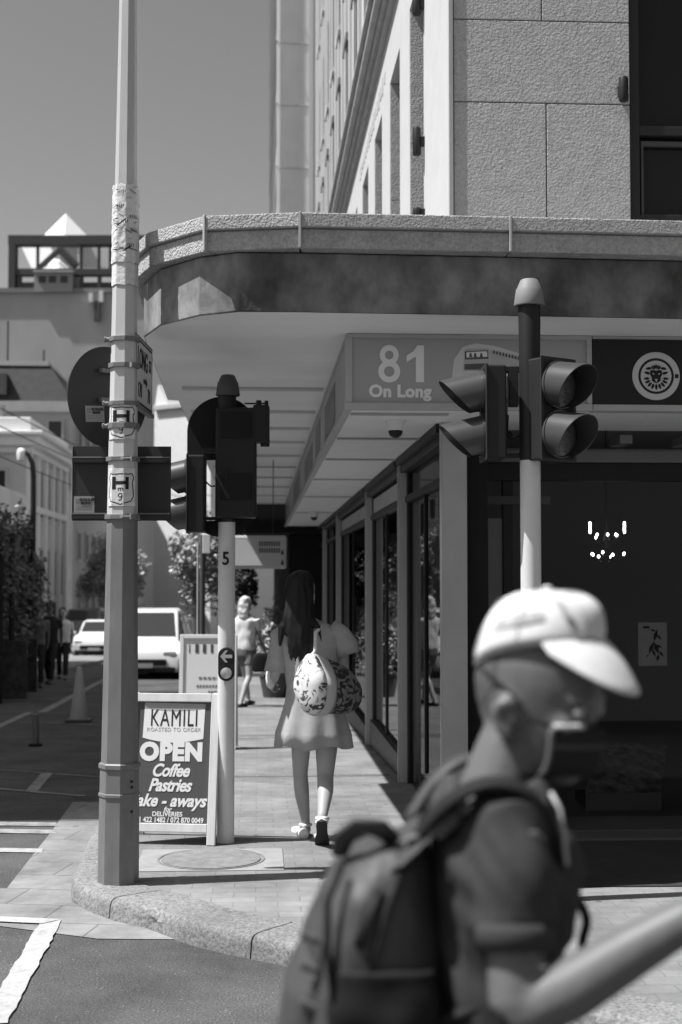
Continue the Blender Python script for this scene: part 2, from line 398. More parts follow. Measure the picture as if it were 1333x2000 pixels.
# granite gutter along the corner
g = MB(); zg = -KERB+.004
ko = offset_in(KL, -.005)
gp = [(x,y,zg) for x,y in ko[6:]]+[(-1.40,11,zg),(-1.38,9.7,zg),(-1.37,7.98,zg),(-4.5,7.9,zg),(-4.5,7.13,zg),(-1.25,7.12,zg),(-.75,6.85,zg)]
g.add(gp, [tuple(range(len(gp)))])
struct(build(g, "gutter", SLAB))
# painted lines
def line(pts, m=WPAINT, zoff=.004, name="road_marking"):
    q = MB(); q.add([(p.x,p.y,zr(p.y)+zoff) for p in pts], [tuple(range(len(pts)))])
    return struct(build(q, name, m))
ZR = -KERB
def ragged(a, b, c, d, n=26, amp=.006):
    # quad a-b (one end) to d-c (other end) with slightly worn long edges
    L = []; Rr = []
    for k in range(n+1):
        t = k/n
        L.append(a.lerp(d, t)+Vector((rnd.uniform(-amp,amp),0,0))); Rr.append(b.lerp(c, t)+Vector((rnd.uniform(-amp,amp),0,0)))
    return L+Rr[::-1]
A = lambda x, y: atZ(x, y, ZR)
line(ragged(A(80,1803),A(122,1800),A(14,2002),A(-42,2004)), WPAINT, .009)
line([A(-90,1790),A(60,1797),A(121,1799.5),A(83,1808),A(-90,1800)], WPAINT, .012)
line(ragged(A(-200,1604),A(-200,1612),A(113,1615),A(112,1608)), WPAINT2, .006)
line(ragged(A(-200,1617),A(-200,1625),A(110,1630),A(108,1622)), WPAINT2, .006)
line(ragged(A(-200,1655),A(-200,1662),A(83,1667),A(84,1659)), WPAINT, .006)
def wl(p, q, w, m=WPAINT2, zo=.006):
    a = Vector(p); b = Vector(q); t = (b-a).normalized(); nrm = Vector((-t.y, t.x, 0))*w/2
    pts = []
    n = 10
    for k in range(n+1): pts.append(a.lerp(b,k/n)+nrm)
    for k in range(n+1): pts.append(b.lerp(a,k/n)-nrm)
    # follow the falling road as one sheet
    q_ = MB(); vs = [(x.x,x.y,zr(x.y)+zo) for x in pts]; N = len(vs)
    q_.add(vs, [(k,k+1,N-2-k,N-1-k) for k in range(n)]); return struct(build(q_, "road_marking", m))
def AG(px, py):                                        # a pixel on the falling road
    z = ZR
    for _ in range(12):
        p = atZ(px, py, z); z = zr(p.y)
    return p
wl(AG(82,1392), AG(215,1322), .14); wl(AG(-30,1432), AG(58,1392), .12)
wl(AG(85,1347), AG(150,1347), .12); wl(AG(95,1412), AG(215,1418), .05)
wl(AG(-60,1500), AG(215,1520), .035); wl(AG(-20,1540), AG(165,1556), .07); wl(AG(62,1546), AG(92,1512), .10)

# ------------------------------------------------------------------ the corner building
XF, YC = 1.12, 8.62                                   # shop face along the street, corner of the front
XU = 1.18
bld = thing("corner_building", "stone corner building with a canopy over the footway and shops below", "building", (3.2, 15, 0))
BX1, BY1, HT = 9.0, 29.6, 24.0
g = MB()
# front wall above the canopy: courses of rough stone with open joints
JW = .007
zc = [3.10, 4.55, 5.07, 6.35, 7.4, 8.8, 10.2]
xsA = [XU+.02, 1.78, 2.31]; xsB = [XU+.02, 1.755, 2.31]
for i in range(len(zc)-1):
    xs = [xsA, [XU+.02, 2.31], xsB, [XU+.02,2.31], xsA, [XU+.02,2.31]][i]
    for a, b in zip(xs[:-1], xs[1:]):
        g.box(a+JW/2, b-JW/2, YC, YC+.3, zc[i]+JW/2, zc[i+1]-JW/2)
build(g, "front_stonework", STONE, bld, bevel=.004)
g = MB()
g.box(XU+.022, 2.30, YC+.012, YC+.29, 3.09, 10.2)
build(g, "joint_backing", mat("joint_mortar", .20, .95, .1), bld)
g = MB(); g.box(XU-.01, XU+.018, YC-.012, YC+.02, 3.1, 10.2); build(g, "corner_bead", LGREY, bld, bevel=.003)
# window of the front, dark frame in a deep reveal
wf = MB(); wx0, wx1 = 2.315, 4.4
for (a,b,c,d) in ((wx0,wx0+.06,3.1,9),(wx1-.06,wx1,3.1,9),(wx0+.06,wx1-.06,3.1,3.87),(wx0+.06,wx1-.06,4.37,4.43)): wf.box(a,b,YC+.03,YC+.11,c,d)
fw = build(wf, "window", DARK, bld, bevel=.004)
g = MB()
for (a,b,c,d) in ((2.39,2.405,3.87,4.34),(2.405,4.2,4.31,4.34)): g.box(a,b,YC+.055,YC+.085,c,d)
build(g, "inner_frame", DGREY, fw)
g = MB(); g.quad((wx0,YC+.10,3.1),(wx1,YC+.10,3.1),(wx1,YC+.10,9),(wx0,YC+.10,9)); build(g, "pane", mat("dark_pane", .015, .12, .25), fw)
g = MB(); g.box(wx1, BX1, YC, YC+.3, 3.1, 10.2); build(g, "front_wall", STONE, bld)
# street side: painted piers, deep windows
LW = [(10.02,10.95),(11.73,12.62),(13.45,14.3),(15.15,16.0),(16.85,17.7),(18.55,19.4),(20.25,21.1),(21.95,22.8),(23.65,24.5),(25.35,26.2),(27.05,27.9)]
ZT = 6.07; g = MB()
ed = [YC+.02]+[v for w in LW for v in w]+[BY1]
for a, b in zip(ed[0::2], ed[1::2]): g.box(XU, XU+.4, a, b, 3.1, ZT)
g.box(XU, XU+.4, YC+.02, BY1, ZT+.0005, 6.62)
build(g, "street_wall", WHITEWALL, bld)
rv = MB()
for k, (a, b) in enumerate(LW):
    w = MB(); xg = XU+.20
    for (y0,y1,z0,z1) in ((a,a+.05,3.1,ZT),(b-.05,b,3.1,ZT),(a+.05,b-.05,ZT-.05,ZT),(a+.05,b-.05,4.3,4.35)): w.box(xg, xg+.05, y0, y1, z0, z1)
    wo_ = build(w, "window", DGREY, bld)
    q = MB(); q.quad((xg+.03,a,3.1),(xg+.03,b,3.1),(xg+.03,b,ZT),(xg+.03,a,ZT)); build(q, "pane", MATS["dark_pane"], wo_)
    if k < 5:
        q = MB()
        for zz0, zz1 in ((3.1,3.85),(3.858,5.0),(5.008,ZT-.012)): q.box(XU+.006, XU+.20, b-.012, b-.001, zz0, zz1)
        build(q, "reveal", STONE, wo_)
# engraved frieze letters worn away: a chiselled band
g = MB()
for k in range(16):
    y0 = 13.1+k*.21; h = rnd.uniform(.09,.16)
    g.box(XU-.006, XU-.0005, y0, y0+rnd.uniform(.05,.13), 6.30-h/2, 6.30+h/2)
build(g, "frieze_relief", mat("frieze_stone", .5, .9, .1), bld)
# cornice: stacked fillets
g = MB()
for (p, z0, z1) in ((.05,6.621,6.70),(.09,6.701,6.76),(.15,6.761,6.86),(.19,6.861,6.90),(.12,6.901,6.97)): g.box(XU-p, XU+.3, YC-.0-p*.3, BY1, z0, z1)
build(g, "cornice", mat("cornice_stone", .40, .85, .2, var=.15, vscale=5), bld, bevel=.006)
g = MB(); g.box(XU+.01, XU+.4, YC+.02, BY1, 6.972, HT); build(g, "upper_wall", UPPERWALL, bld)
# upper storeys: pilaster ribs and rows of hooded windows
g = MB()
for k in range(24):
    y0 = 9.6+k*.83
    g.box(XU-.03, XU+.009, y0, y0+.16, 6.973, HT)
build(g, "ribs", UPPERWALL, bld)
for row in range(7):
    z0 = 7.25+row*2.35
    for k in range(11):
        a = 9.95+k*1.70
        w = MB(); w.box(XU+.002, XU+.008, a, a+.62, z0, z0+1.45)
        o = build(w, "window", DGREY, bld)
        q = MB(); q.box(XU-.05, XU-.001, a-.05, a+.72, z0-.10, z0-.02); build(q, "sill", UPPERWALL, o)
        if row % 2 == 0:
            q = MB(); q.box(XU-.045, XU-.001, a-.02, a+.70, z0+1.46, z0+1.56); build(q, "hood", MGREY, o)
# ground floor: core walls
g = MB(); g.box(BX1-.3, BX1, YC+.3, BY1, -1.2, 3.1); g.box(XF+.5, BX1, BY1-.3, BY1, -1.2, 3.1)
build(g, "rear_wall", INTERIOR, bld)
g = MB(); g.box(1.30, BX1, 15.7, 15.9, -.3, 2.95); g.box(1.30, 1.38, 12.2, 15.7, -.3, 2.95); build(g, "partition_wall", INTERIOR, bld)
g = MB(); g.box(1.30, BX1, 9.2, 15.7, 2.9, 2.96); build(g, "shop_ceiling", INTERIOR, bld)
g = MB(); g.box(1.27, BX1, YC+.02, 15.7, .004, .02); build(g, "shop_floor", mat("shop_floor", .10, .5, .3), bld)
g = MB(); g.box(XF+.02, BX1, YC+.004, BY1-.31, 2.98, 3.095); build(g, "floor_slab", INTERIOR, bld)
# corner pilaster and the bay pilasters of the street side
PIL = [(YC, .155), (11.26, .13), (14.7, .11), (20.2, .10), (24.4, .10)]
PMAT = mat("pilaster_panel", .42, .45, .5, var=.06, vscale=6, blotch=.12)
for k, (y0, wd) in enumerate(PIL):
    w = MB(); w.box(XF, XF+wd, y0, y0+(.10 if k == 0 else .16), zp(y0)-.02, 2.60)
    p = build(w, "pilaster", PMAT, bld, bevel=.004)
    q = MB(); q.box(XF-.012, XF-.0005, y0+.002, y0+.016, zp(y0)-.02, 2.598); build(q, "edge_trim", STEEL, p)
for k in range(len(PIL)):
    y0 = PIL[k][0]+(.10 if k == 0 else .16); y1 = PIL[k+1][0] if k+1 < len(PIL) else BY1-.4
    zb = zp((y0+y1)/2)
    s = MB(); xg = XF+.06
    s.box(xg, xg+.05, y0, y0+.07, zb-.1, 2.44); s.box(xg, xg+.05, y1-.07, y1, zb-.1, 2.44)
    s.box(xg-.05, xg+.05, y0, y1, 2.441, 2.50); s.box(xg-.02, xg+.05, y0+.07, y1-.07, 2.20, 2.25)
    if k in (1,2,3): s.box(xg-.03, xg+.05, y0+.07, y1-.07, zb-.1, zb+.22)
    ym = y0+(y1-y0)*.55; s.box(xg+.005, xg+.045, ym-.02, ym+.02, zb+.22, 2.20)
    f = build(s, "shop_front", DARK if k else BLACK, bld, bevel=.004)
    q = MB(); q.box(xg-.085, xg-.051, y0-.02, y1, 2.50, 2.555); build(q, "head_trim", BLACK, f)
    q = MB(); q.box(xg-.049, xg+.05, y0, y1, 2.501, 2.60); build(q, "head_panel", DGREY, f)
    q = MB(); q.quad((xg+.02,y0+.02,zb),(xg+.02,y1-.02,zb),(xg+.02,y1-.02,2.44),(xg+.02,y0+.02,2.44)); build(q, "pane", GLASS, f)
    if k in (1,2):
        q = MB(); q.box(xg-.012, xg-.004, y0+.4, y1-.35, 2.26, 2.40); build(q, "shop_sign", LGREY, f)
# front shop: recessed, dark; shutter box, piers, glazing bars
s = MB(); YF = 9.34
s.box(XF+.155, 6, YF, YF+.2, 2.37, 2.47)
fr = build(s, "shutter_box", MGREY, bld, bevel=.02)
q = MB()
for k in range(14): q.box(1.5+k*.42, 1.58+k*.42, 9.06, YF-.002, 2.475, 2.53)
build_each(q, "hanger", MGREY, fr)
q = MB(); q.box(XF+.156, XF+.30, YC+.10, YF+.1, -.02, 2.60); build(q, "return_pier", BLACKM, bld)
q = MB(); q.box(XF+.30, 1.39, YF, YF+.06, -.02, 2.37); q.box(1.39, 5.9, YF, YF+.06, 2.25, 2.369); q.box(1.62, 1.69, YF, YF+.06, -.02, 2.249); q.box(1.39,1.62,YF,YF+.06,1.34,1.38); q.box(1.39,1.62,YF,YF+.06,-.02,.3)
sf = build(q, "front_shop_frame", BLACK, bld, bevel=.004)
q = MB(); q.box(1.40, 1.62, YF+.02, YF+.03, 1.381, 2.00); build(q, "pane", mat("hazy_pane", .12, .35, .5, var=.1, vscale=2), sf)
q = MB(); q.box(1.385, 1.93, YF-.03, YF-.002, 2.09, 2.145); build(q, "door_closer_rail", DGREY, sf)
q = MB(); q.quad((1.69,YF+.03,0),(5.9,YF+.03,0),(5.9,YF+.03,2.25),(1.69,YF+.03,2.25)); build(q, "shop_window", GLASS, bld)
q = MB(); q.box(1.28, 5.9, YC+.25, YF+.06, .0, .03); build(q, "threshold", DGREY, bld)
q = MB(); q.add([(1.05,7.42,.006),(2.0,7.36,.006),(3.2,7.34,.006),(6,7.34,.006),(6,YC+.24,.006),(1.28,YC+.24,.006),(1.05,YC-.02,.006)], [tuple(range(7))]); build(q, "entrance_dark_ground", mat("entrance_dark_ground", .045, .6, .3, var=.2, vscale=6), bld)  # flat ground sheet before the front shop, darker than the pavers
for yy, ww in ((11.75,.11),(15.9,.14)):
    q = MB(); q.box(-.75, 1.10, yy, yy+ww, zp(yy)-.02, zp(yy)+.004); struct(build(q, "pavement_band", brick_mat("paver_band", .16, .13, .20, .22, .11, noise_amt=.2)))

# canopy
def ring(path, t):                                    # path of plan points; returns polygon offset outward by t
    P = [Vector(p) for p in path]; out = []
    for i, p in enumerate(P):
        a = P[max(i-1,0)]; b = P[min(i+1,len(P)-1)]; d = (b-a).normalized(); out.append(Vector((p.x+d.y*t, p.y-d.x*t)))
    return out
CE = 26.3
FP = [(-.62,CE),(-.62,11.02),(-.70,10.98),(-.655,8.12),(-.535,7.73),(-.31,7.43),(-.105,7.305),(.21,7.297),(1.2,7.33),(2.3,7.375),(9,7.7)]
def band(path, t0, t1, z0, z1):                       # skirt following path, between offsets
    a = ring(path, t0); b = ring(path, t1); q = MB(); rings = []
    for p, r in zip(a, b): rings.append([Vector((p.x,p.y,z0)),Vector((r.x,r.y,z0)),Vector((r.x,r.y,z1)),Vector((p.x,p.y,z1))])
    q.loft(rings); return q
cano = build(band(FP, -.10, 0, 2.978, 3.285), "canopy", FASCIA, bld, bevel=.006)
# coping in stones: two bands, joints as fine raised fillets
OUT = [(-.67,CE),(-.69,11.0),(-.745,8.9),(-.722,8.03),(-.600,7.66),(-.282,7.285),(.21,7.185),(1.30,7.21),(2.42,7.25),(3.6,7.305),(9,7.545)]
jn = [3, 5, 6, 7, 8, 9, 10]
def piece(i0, i1):                                    # the outline between two joints, corners kept
    P = [Vector(p) for p in OUT]; dirs = [(P[min(i+1,len(P)-1)]-P[max(i-1,0)]).normalized() for i in range(len(P))]
    rows = []
    for i in range(i0, i1+1):
        rows.append((P[i], dirs[i]))
    a, b = rows[0], rows[-1]
    rows[0] = (a[0]+(rows[1][0]-a[0]).normalized()*(.004 if i0 else 0), a[1]); rows[-1] = (b[0]-(b[0]-rows[-2][0]).normalized()*.004, b[1])
    return rows
def pband(rows, t0, t1, z0, z1):
    rg = []
    for p, d in rows:
        nn = Vector((d.y, -d.x)); a = p+nn*t0; b = p+nn*t1
        rg.append([Vector((a.x,a.y,z0)),Vector((b.x,b.y,z0)),Vector((b.x,b.y,z1)),Vector((a.x,a.y,z1))])
    q = MB(); q.loft(rg); return q
prev = 0
for j in jn:
    rows = piece(prev, j)
    build(pband(rows, -.25, 0, 3.395, 3.470), "coping_stone", STONE_B, cano, bevel=.006)
    build(pband(rows, -.25, -.022, 3.290, 3.388), "string_course", STONE_B, cano, bevel=.004)
    prev = j
build(pband([(Vector(OUT[i]), (Vector(OUT[min(i+1,10)])-Vector(OUT[max(i-1,0)])).normalized()) for i in range(11)], -.26, -.026, 3.387, 3.396), "coping_bed", MGREY, cano)
w = MB()
for i in jn[1:-1]:
    d = (Vector(OUT[i+1])-Vector(OUT[i-1])).normalized(); nn = Vector((d.y,-d.x)); p = Vector(OUT[i])-nn*.010
    w.obox((p.x, p.y, 3.38), .014, .03, .187, Vector((d.x,d.y,0)), Vector((nn.x,nn.y,0)), Z)
build_each(w, "joint_fillet", LGREY, cano, bevel=.003)
w = MB(); sp = [Vector((p.x,p.y,2.976)) for p in ring(FP, -.006)]+[Vector((9,CE,2.976))]
w.add(sp, [tuple(range(len(sp)))]); build(w, "soffit", SOFFIT, cano)
w = MB(); sp = [Vector((p.x,p.y,3.40)) for p in ring(FP, -.15)]+[Vector((9,CE,3.40))]
w.add(sp, [tuple(range(len(sp)))]); build(w, "canopy_roof", MGREY, cano)
w = MB()
for k, yy in enumerate((10.2, 11.6, 12.9, 14.2, 15.8, 17.4, 19.2, 21.2, 23.4)): w.box(-.55, .47, yy, yy+.06, 2.955, 2.974)
build_each(w, "soffit_batten", mat("batten", .60, .7, .2), cano)

# lightbox sign round the corner, hung under the canopy
YSG, XSG, XS2 = 7.91, .495, 1.855
sg = thing("lightbox_sign", "long grey lightbox sign under the canopy lettered 81 On Long with a bus picture", "sign", (1.2, 8.2, 2.54))
BOXM = mat("sign_face", .36, .35, .5, var=.03, vscale=2)
BOXT = mat("sign_underside", .82, .6, .3, var=.04)
w = MB(); w.box(XSG+.006, XS2, YSG+.012, YSG+.10, 2.585, 2.952); build(w, "front_panel", BOXM, sg)
w = MB(); w.box(XSG+.004, XSG+.06, YSG+.10, 25.9, 2.585, 2.952); sidep = build(w, "side_panel", BOXM, sg)
w = MB()
for (y0,y1,z0,z1) in ((9.2,10.6,2.62,2.88),(11.4,12.3,2.64,2.9),(13.0,15.2,2.62,2.85),(17,20,2.63,2.9)): w.box(XSG+.0005, XSG+.0035, y0, y1, z0, z1)
build_each(w, "faded_picture", mat("faded_picture", .20, .5, .4, var=.4, vscale=9), sidep)
w = MB(); w.box(XSG, XS2+.03, YSG-.004, YSG+.02, 2.952, 2.974); w.box(XSG-.01, XSG+.03, YSG-.003, YSG+.022, 2.585, 2.952); w.box(XS2, XS2+.03, YSG-.003, YSG+.022, 2.585, 2.952)
w.box(XSG-.004, XSG+.03, YSG+.022, 25.9, 2.952, 2.974)
build(w, "top_frame", LGREY, sg, bevel=.002)
w = MB(); w.box(XSG-.014, XS2+.03, YSG-.012, YSG+.03, 2.545, 2.584); w.box(XSG-.012, XSG+.03, YSG+.03, 25.9, 2.545, 2.584); build(w, "bottom_frame", LGREY, sg, bevel=.003)
w = MB(); w.box(XSG+.03, XF+.005, YSG+.03, 25.9, 2.557, 2.58); w.box(XF+.005, XS2+4, YSG+.03, 9.06, 2.557, 2.58)
und = build(w, "underside", BOXT, sg)
w = MB()
for yy in (8.15, 9.6, 11.3, 13.6, 16.5, 20.5): w.box(XSG+.04, XF-.02, yy, yy+.05, 2.545, 2.5565)
build_each(w, "underside_joint", mat("underside_joint", .42, .7, .2), und)
zt = lambda py: atY(700, py, YSG).z
xt = lambda px: atY(px, 720, YSG).x
LIGHTLET = mat("sign_lettering", .80, .5, .3)
def eight(cx, cz, h, m, par):
    q = MB(); n = 40
    for (oz, ro, hi, rin, hin) in ((.235, .255, .268, .115, .118), (-.205, .295, .298, .140, .140)):
        vs = []
        for k in range(n):
            t = 2*math.pi*k/n; c_, s_ = math.cos(t), math.sin(t)
            vs += [Vector((cx+c_*rin*h, YSG+.009-(.0006 if oz > 0 else 0), cz+(oz+s_*hin)*h)), Vector((cx+c_*ro*h, YSG+.009-(.0006 if oz > 0 else 0), cz+(oz+s_*hi)*h))]
        q.add(vs, [(2*k,2*k+1,(2*k+3)%(2*n),(2*k+2)%(2*n)) for k in range(n)])
    build(q, "lettering", m, par, solid=.002)
hh8 = zt(673)-zt(746)
eight(xt(761), zt(709.5), hh8, LIGHTLET, sg)
q = MB(); q.prism([(xt(a_), zt(b_)) for a_, b_ in ((829,745),(813,745),(813,695),(795,706),(795,693),(808,685),(816,673),(829,673))], (0, YSG+.0105, 0), X, Z, 0, .003); build(q, "lettering", LIGHTLET, sg)
lettering("On Long", .094, (xt(782), YSG+.011, zt(764)), X, Z, LIGHTLET, sg, bold=.004, ext=.003, spacing=1.05)
# the bus picture: a pale glow with an open-topped bus
bus = MB(); gx, gz = xt(950), zt(705)
def bp(x, y): return Vector((xt(x), YSG+.0105, zt(y)))
pts = [(880,760),(888,700),(905,675),(930,668),(965,672),(1000,682),(1030,690),(1040,740),(1030,770),(900,775)]
bus.prism([(xt(a), zt(b)) for a,b in pts], (0,YSG+.0118,0), X, Z, 0, .0015)
build(bus, "picture_glow", mat("picture_glow", .62, .5, .3), sg)
bus = MB(); bus.prism([(xt(a), zt(b)) for a,b in ((908,682),(912,679),(955,678),(957,682),(957,722),(906,722))], (0,YSG+.0100,0), X, Z, 0, .0015)
bus.prism([(xt(a), zt(b)) for a,b in ((959,680),(1020,694),(1020,722),(959,722))], (0,YSG+.0100,0), X, Z, 0, .0015)
busp = build(bus, "bus_picture", mat("bus_picture", .46, .5, .3), sg)
bus = MB()
for poly in (((909,684),(954,681),(955,698),(909,700)), ((908,709),(955,707),(955,719),(908,720))): bus.prism([(xt(a), zt(b)) for a,b in poly], (0,YSG+.0084,0), X, Z, 0, .0012)
build(bus, "bus_window", mat("bus_window", .10, .5, .3), busp)
bus = MB(); bus.prism([(xt(a), zt(b)) for a,b in ((912,686),(952,683),(953,694),(912,696))], (0,YSG+.0070,0), X, Z, 0, .001)
build(bus, "bus_pane", LIGHTLET, busp)
bus = MB()
for k in range(10):
    px = 964+k*6; py = 684+k*1.45
    bus.prism([(xt(px), zt(py+4)),(xt(px+4), zt(py+4)),(xt(px+3.6), zt(py-1)),(xt(px+2), zt(py-3.5)),(xt(px+.5), zt(py-1))], (0,YSG+.0084,0), X, Z, 0, .0012)
for px in (917, 926, 938): bus.prism([(xt(px), zt(695)),(xt(px+6), zt(695)),(xt(px+4.5), zt(687)),(xt(px+1.5), zt(687))], (0,YSG+.0060,0), X, Z, 0, .0008)
build(bus, "bus_passengers", mat("bus_passengers", .09, .5, .3), busp)
# black panel with the round lion emblem
sb = thing("emblem_sign", "black sign panel with a round pale lion head emblem beside the grey lightbox", "sign", (3.2, 8.0, 2.56))
w = MB(); w.box(XS2+.034, 6.0, YSG-.005, YSG+.08, 2.584, 2.955); build(w, "panel", mat("black_sign", .02, .55, .25), sb)
w = MB(); w.box(XS2+.034, 6.0, YSG-.002, YSG+.1, 2.956, 2.973); build(w, "top_rail", LGREY, sb)
w = MB(); w.box(XS2+.034, 6.0, YSG-.003, YSG+.1, 2.548, 2.5835); build(w, "bottom_rail", LGREY, sb)
ec = Vector((xt(1281), YSG-.0055, zt(730))); px_ = 7.91/FPX
EMB = mat("emblem_pale", .55, .5, .3)
def annulus(r0, r1, y, m, name, par, n=56):
    q = MB(); vs = []
    for k in range(n):
        t = 2*math.pi*k/n; c, s_ = math.cos(t), math.sin(t)
        vs += [ec+Vector((c*r0,y,s_*r0)), ec+Vector((c*r1,y,s_*r1))]
    q.add(vs, [(2*k,2*k+1,(2*k+3)%(2*n),(2*k+2)%(2*n)) for k in range(n)]); return build(q, name, m, par, solid=.001)
def discp(poly, y): return [ec+Vector((a*px_, y, -b*px_)) for a, b in poly]
emb = annulus(36*px_, 48*px_, -.002, EMB, "emblem", sb)
q = MB(); vs = [ec+Vector((math.cos(2*math.pi*k/48)*31*px_, -.002, math.sin(2*math.pi*k/48)*31*px_)) for k in range(48)]; q.add(vs, [tuple(range(48))]); build(q, "emblem_disc", EMB, emb, solid=.001)
q = MB()
def leaf(cx, cy, ang, l, wd):
    c, s_ = math.cos(ang), math.sin(ang); pp = []
    for t, ww in ((-1,.15),(-.4,1),(.4,.9),(1,.1)): pp.append((t*l/2, ww*wd/2))
    poly = pp+[(x,-y) for x,y in pp[::-1]]
    q.add(discp([(cx+x*c-y*s_, cy+x*s_+y*c) for x,y in poly], -.0045), [tuple(range(len(poly)))])
for k in range(9):
    t = math.pi*(.02+k/8*.96); a = math.pi-t
    leaf(math.cos(t)*19*1.02, 4+math.sin(t)*18, t, 12, 5.2)
for sgn in (-1,1):
    for k, (rx, ry, an) in enumerate(((18,-6,-1.2),(15,-15,-.75))): leaf(sgn*rx, ry, (math.pi-an if sgn<0 else an)+.9*sgn, 13, 5.5)
for k in range(-2,3): leaf(k*3.4, -19+abs(k)*1.2, math.pi/2+k*.2, 10, 3.4)
face = [(-12,-10),(-8,-12.5),(-3,-11),(3,-11),(8,-12.5),(12,-10),(12,-2),(9,3),(9,9),(4,13),(0,14.5),(-4,13),(-9,9),(-9,3),(-12,-2)]
q.add(discp(face, -.0045), [tuple(range(len(face)))])
q.add(discp([(38,-4),(45,-4),(45,4),(38,4)], -.0045), [(0,1,2,3)])
build(q, "lion_head", mat("emblem_black", .02, .6, .2), emb, solid=.001)
q = MB()
for poly in ([(-8,-6),(-4,-4.5),(-4,-2.5),(-7,-3.5)], [(8,-6),(4,-4.5),(4,-2.5),(7,-3.5)], [(-3,6),(3,6),(1,9.5),(1,12),(-1,12),(-1,9.5)]): q.add(discp(poly, -.0062), [(tuple(range(len(poly))))])
build(q, "lion_features", EMB, emb, solid=.0008)

# dome cameras under the sign, lamps on the wall
def domecam(p, s, label):
    t = thing("security_camera", label, "camera", p, 0, "dome cameras under the lightbox sign")
    w = MB(); w.lathe([(.062*s,0),(.062*s,-.015*s),(.05*s,-.03*s),(.046*s,-.062*s)], p, 20); build(w, "housing", WHITE, t, smooth=40)
    w = MB(); w.lathe([(.043*s,-.060*s),(.043*s,-.075*s),(.034*s,-.093*s),(.016*s,-.104*s),(.001,-.107*s)], p, 20); build(w, "dome", BLACK, t, smooth=60)
domecam(Vector((.83, 8.55, 2.557)), 1.0, "white dome security camera under the sign near the number 81")
domecam(Vector((.80, 20.3, 2.545)), 1.1, "tiny dome camera far along the underside of the street sign box")
def wall_lamp(p, n, label, h=.15):
    t = thing("wall_lamp", label, "lamp", p, 0, "small black lamps on the stone wall")
    side = n.cross(Z)
    w = MB(); w.lathe([(.026,-h/2),(.030,-h/2+.01),(.030,h/2-.01),(.026,h/2)], p+n*.055, 14); build(w, "lamp_body", BLACK, t, smooth=40)
    w = MB(); w.obox(p+n*.014, .05, .03, .06, side, n, Z); build(w, "wall_bracket", BLACK, t)
wall_lamp(atY(1214,180,YC)+Vector((0,0,0)), Vector((0,-1,0)), "black cylinder lamp on the front stonework beside the dark window")
wall_lamp(Vector((XU, 9.98, 4.72)), Vector((-1,0,0)), "black lamp on the white street side wall beside its first window", .20)
wall_lamp(Vector((XU, 9.98, 4.20)), Vector((-1,0,0)), "lower black fitting on the street side wall under the other lamp", .08)
wall_lamp(Vector((XU, 9.98, 5.72)), Vector((-1,0,0)), "upper black fitting on the white street side wall near the top of the photo", .16)

# inside the front shop: chandelier, poster, a mottled panel
ch = thing("chandelier", "lit chandelier of small bulbs hanging in the dark shop", "chandelier", atY(1185,1075,11.6))
cc = atY(1185,1070,11.6); s_ = 11.6/FPX
w = MB(); w.tube([cc+Z*.15*1, Vector((cc.x,cc.y,2.9))], .006, 6); w.lathe([(.02,-.1),(.035,-.05),(.02,0),(.03,.06),(.008,.15)], cc, 12); build(w, "stem", DARK, ch)
for ring_r, ring_z, n in ((.15,-.05,8),(.10,.09,6)):
    for k in range(n):
        t = 2*math.pi*k/n+.3+rnd.uniform(-.25,.25); p = cc+Vector((math.cos(t)*ring_r*rnd.uniform(.7,1.1), math.sin(t)*ring_r, ring_z+rnd.uniform(-.02,.02)))
        w = MB(); w.tube([cc+Z*(ring_z-.03), cc.lerp(p,.55)+Z*(ring_z*.4-.06), p-Z*.03], .004, 6); arm = build(w, "arm", DARK, ch)
        w = MB(); w.ball(p, .010, .010, .013, 8, 6); build(w, "bulb", EMIT, arm)
for px in (1153, 1220):
    p = atY(px, 1030, 11.6); w = MB(); w.lathe([(.007,-.05),(.009,-.04),(.009,.04),(.007,.045)], p, 10); build(w, "candle_lamp", EMIT, ch)
pb = atY(1275,1258,YF+.09)
ps = thing("window_poster", "small pale poster with dark plant drawing in the shop window", "poster", pb)
k_ = YF/FPX
w = MB(); w.obox(pb, 58*k_, .004, 86*k_, X, Y, Z); build(w, "sheet", mat("poster_sheet", .32, .7, .2, var=.1, vscale=8), ps)
w = MB()
def pq(x, y): return Vector((pb.x+x*k_, pb.y-.004, pb.z-y*k_))
for (x0,y0,x1,y1,wd) in ((10,-30,2,-5,9),(2,-5,12,20,10),(2,-5,-8,20,9),(12,20,8,34,7),(8,-25,-6,-30,4),(-8,20,-14,26,3),(4,0,20,8,5),(12,12,22,26,5),(8,-20,18,-8,5),(-2,8,6,26,6)):
    a = Vector((x0,y0)); b = Vector((x1,y1)); d = (b-a).normalized(); n_ = Vector((-d.y,d.x))*wd/2; m_ = (a+b)/2
    w.add([pq(*a), pq(*(m_+n_)), pq(*b), pq(*(m_-n_))], [(0,1,2,3)])
w.add([pq(-19,-36),pq(-6,-36),pq(-6,-31),pq(-19,-31)], [(0,1,2,3)])
build(w, "plant_drawing", mat("poster_ink", .03, .7, .2), ps)
dp = thing("display_plinth", "dim display plinth with a mottled top inside the dark shop", "plinth", (2.75, 10.1, 0))
pa = [atY(1175,1450,YF+.9), atY(1303,1458,YF+.9), atY(1290,1552,YF+.35), atY(1143,1548,YF+.35)]
w = MB(); w.quad(*pa); build(w, "mottled_top", mat("mottled_top", .10, .7, .3, var=.85, vscale=14), dp, solid=.02)
a, b = pa[3], pa[2]
w = MB(); w.box(a.x, b.x, a.y-.03, a.y-.012, a.z-.17, a.z+.0); build(w, "front_board", mat("plinth_board", .10, .7, .3, var=.2), dp)
w = MB(); w.box(a.x+.02, b.x-.02, a.y-.01, a.y+.4, .03, a.z-.04); build(w, "base", BLACKM, dp)

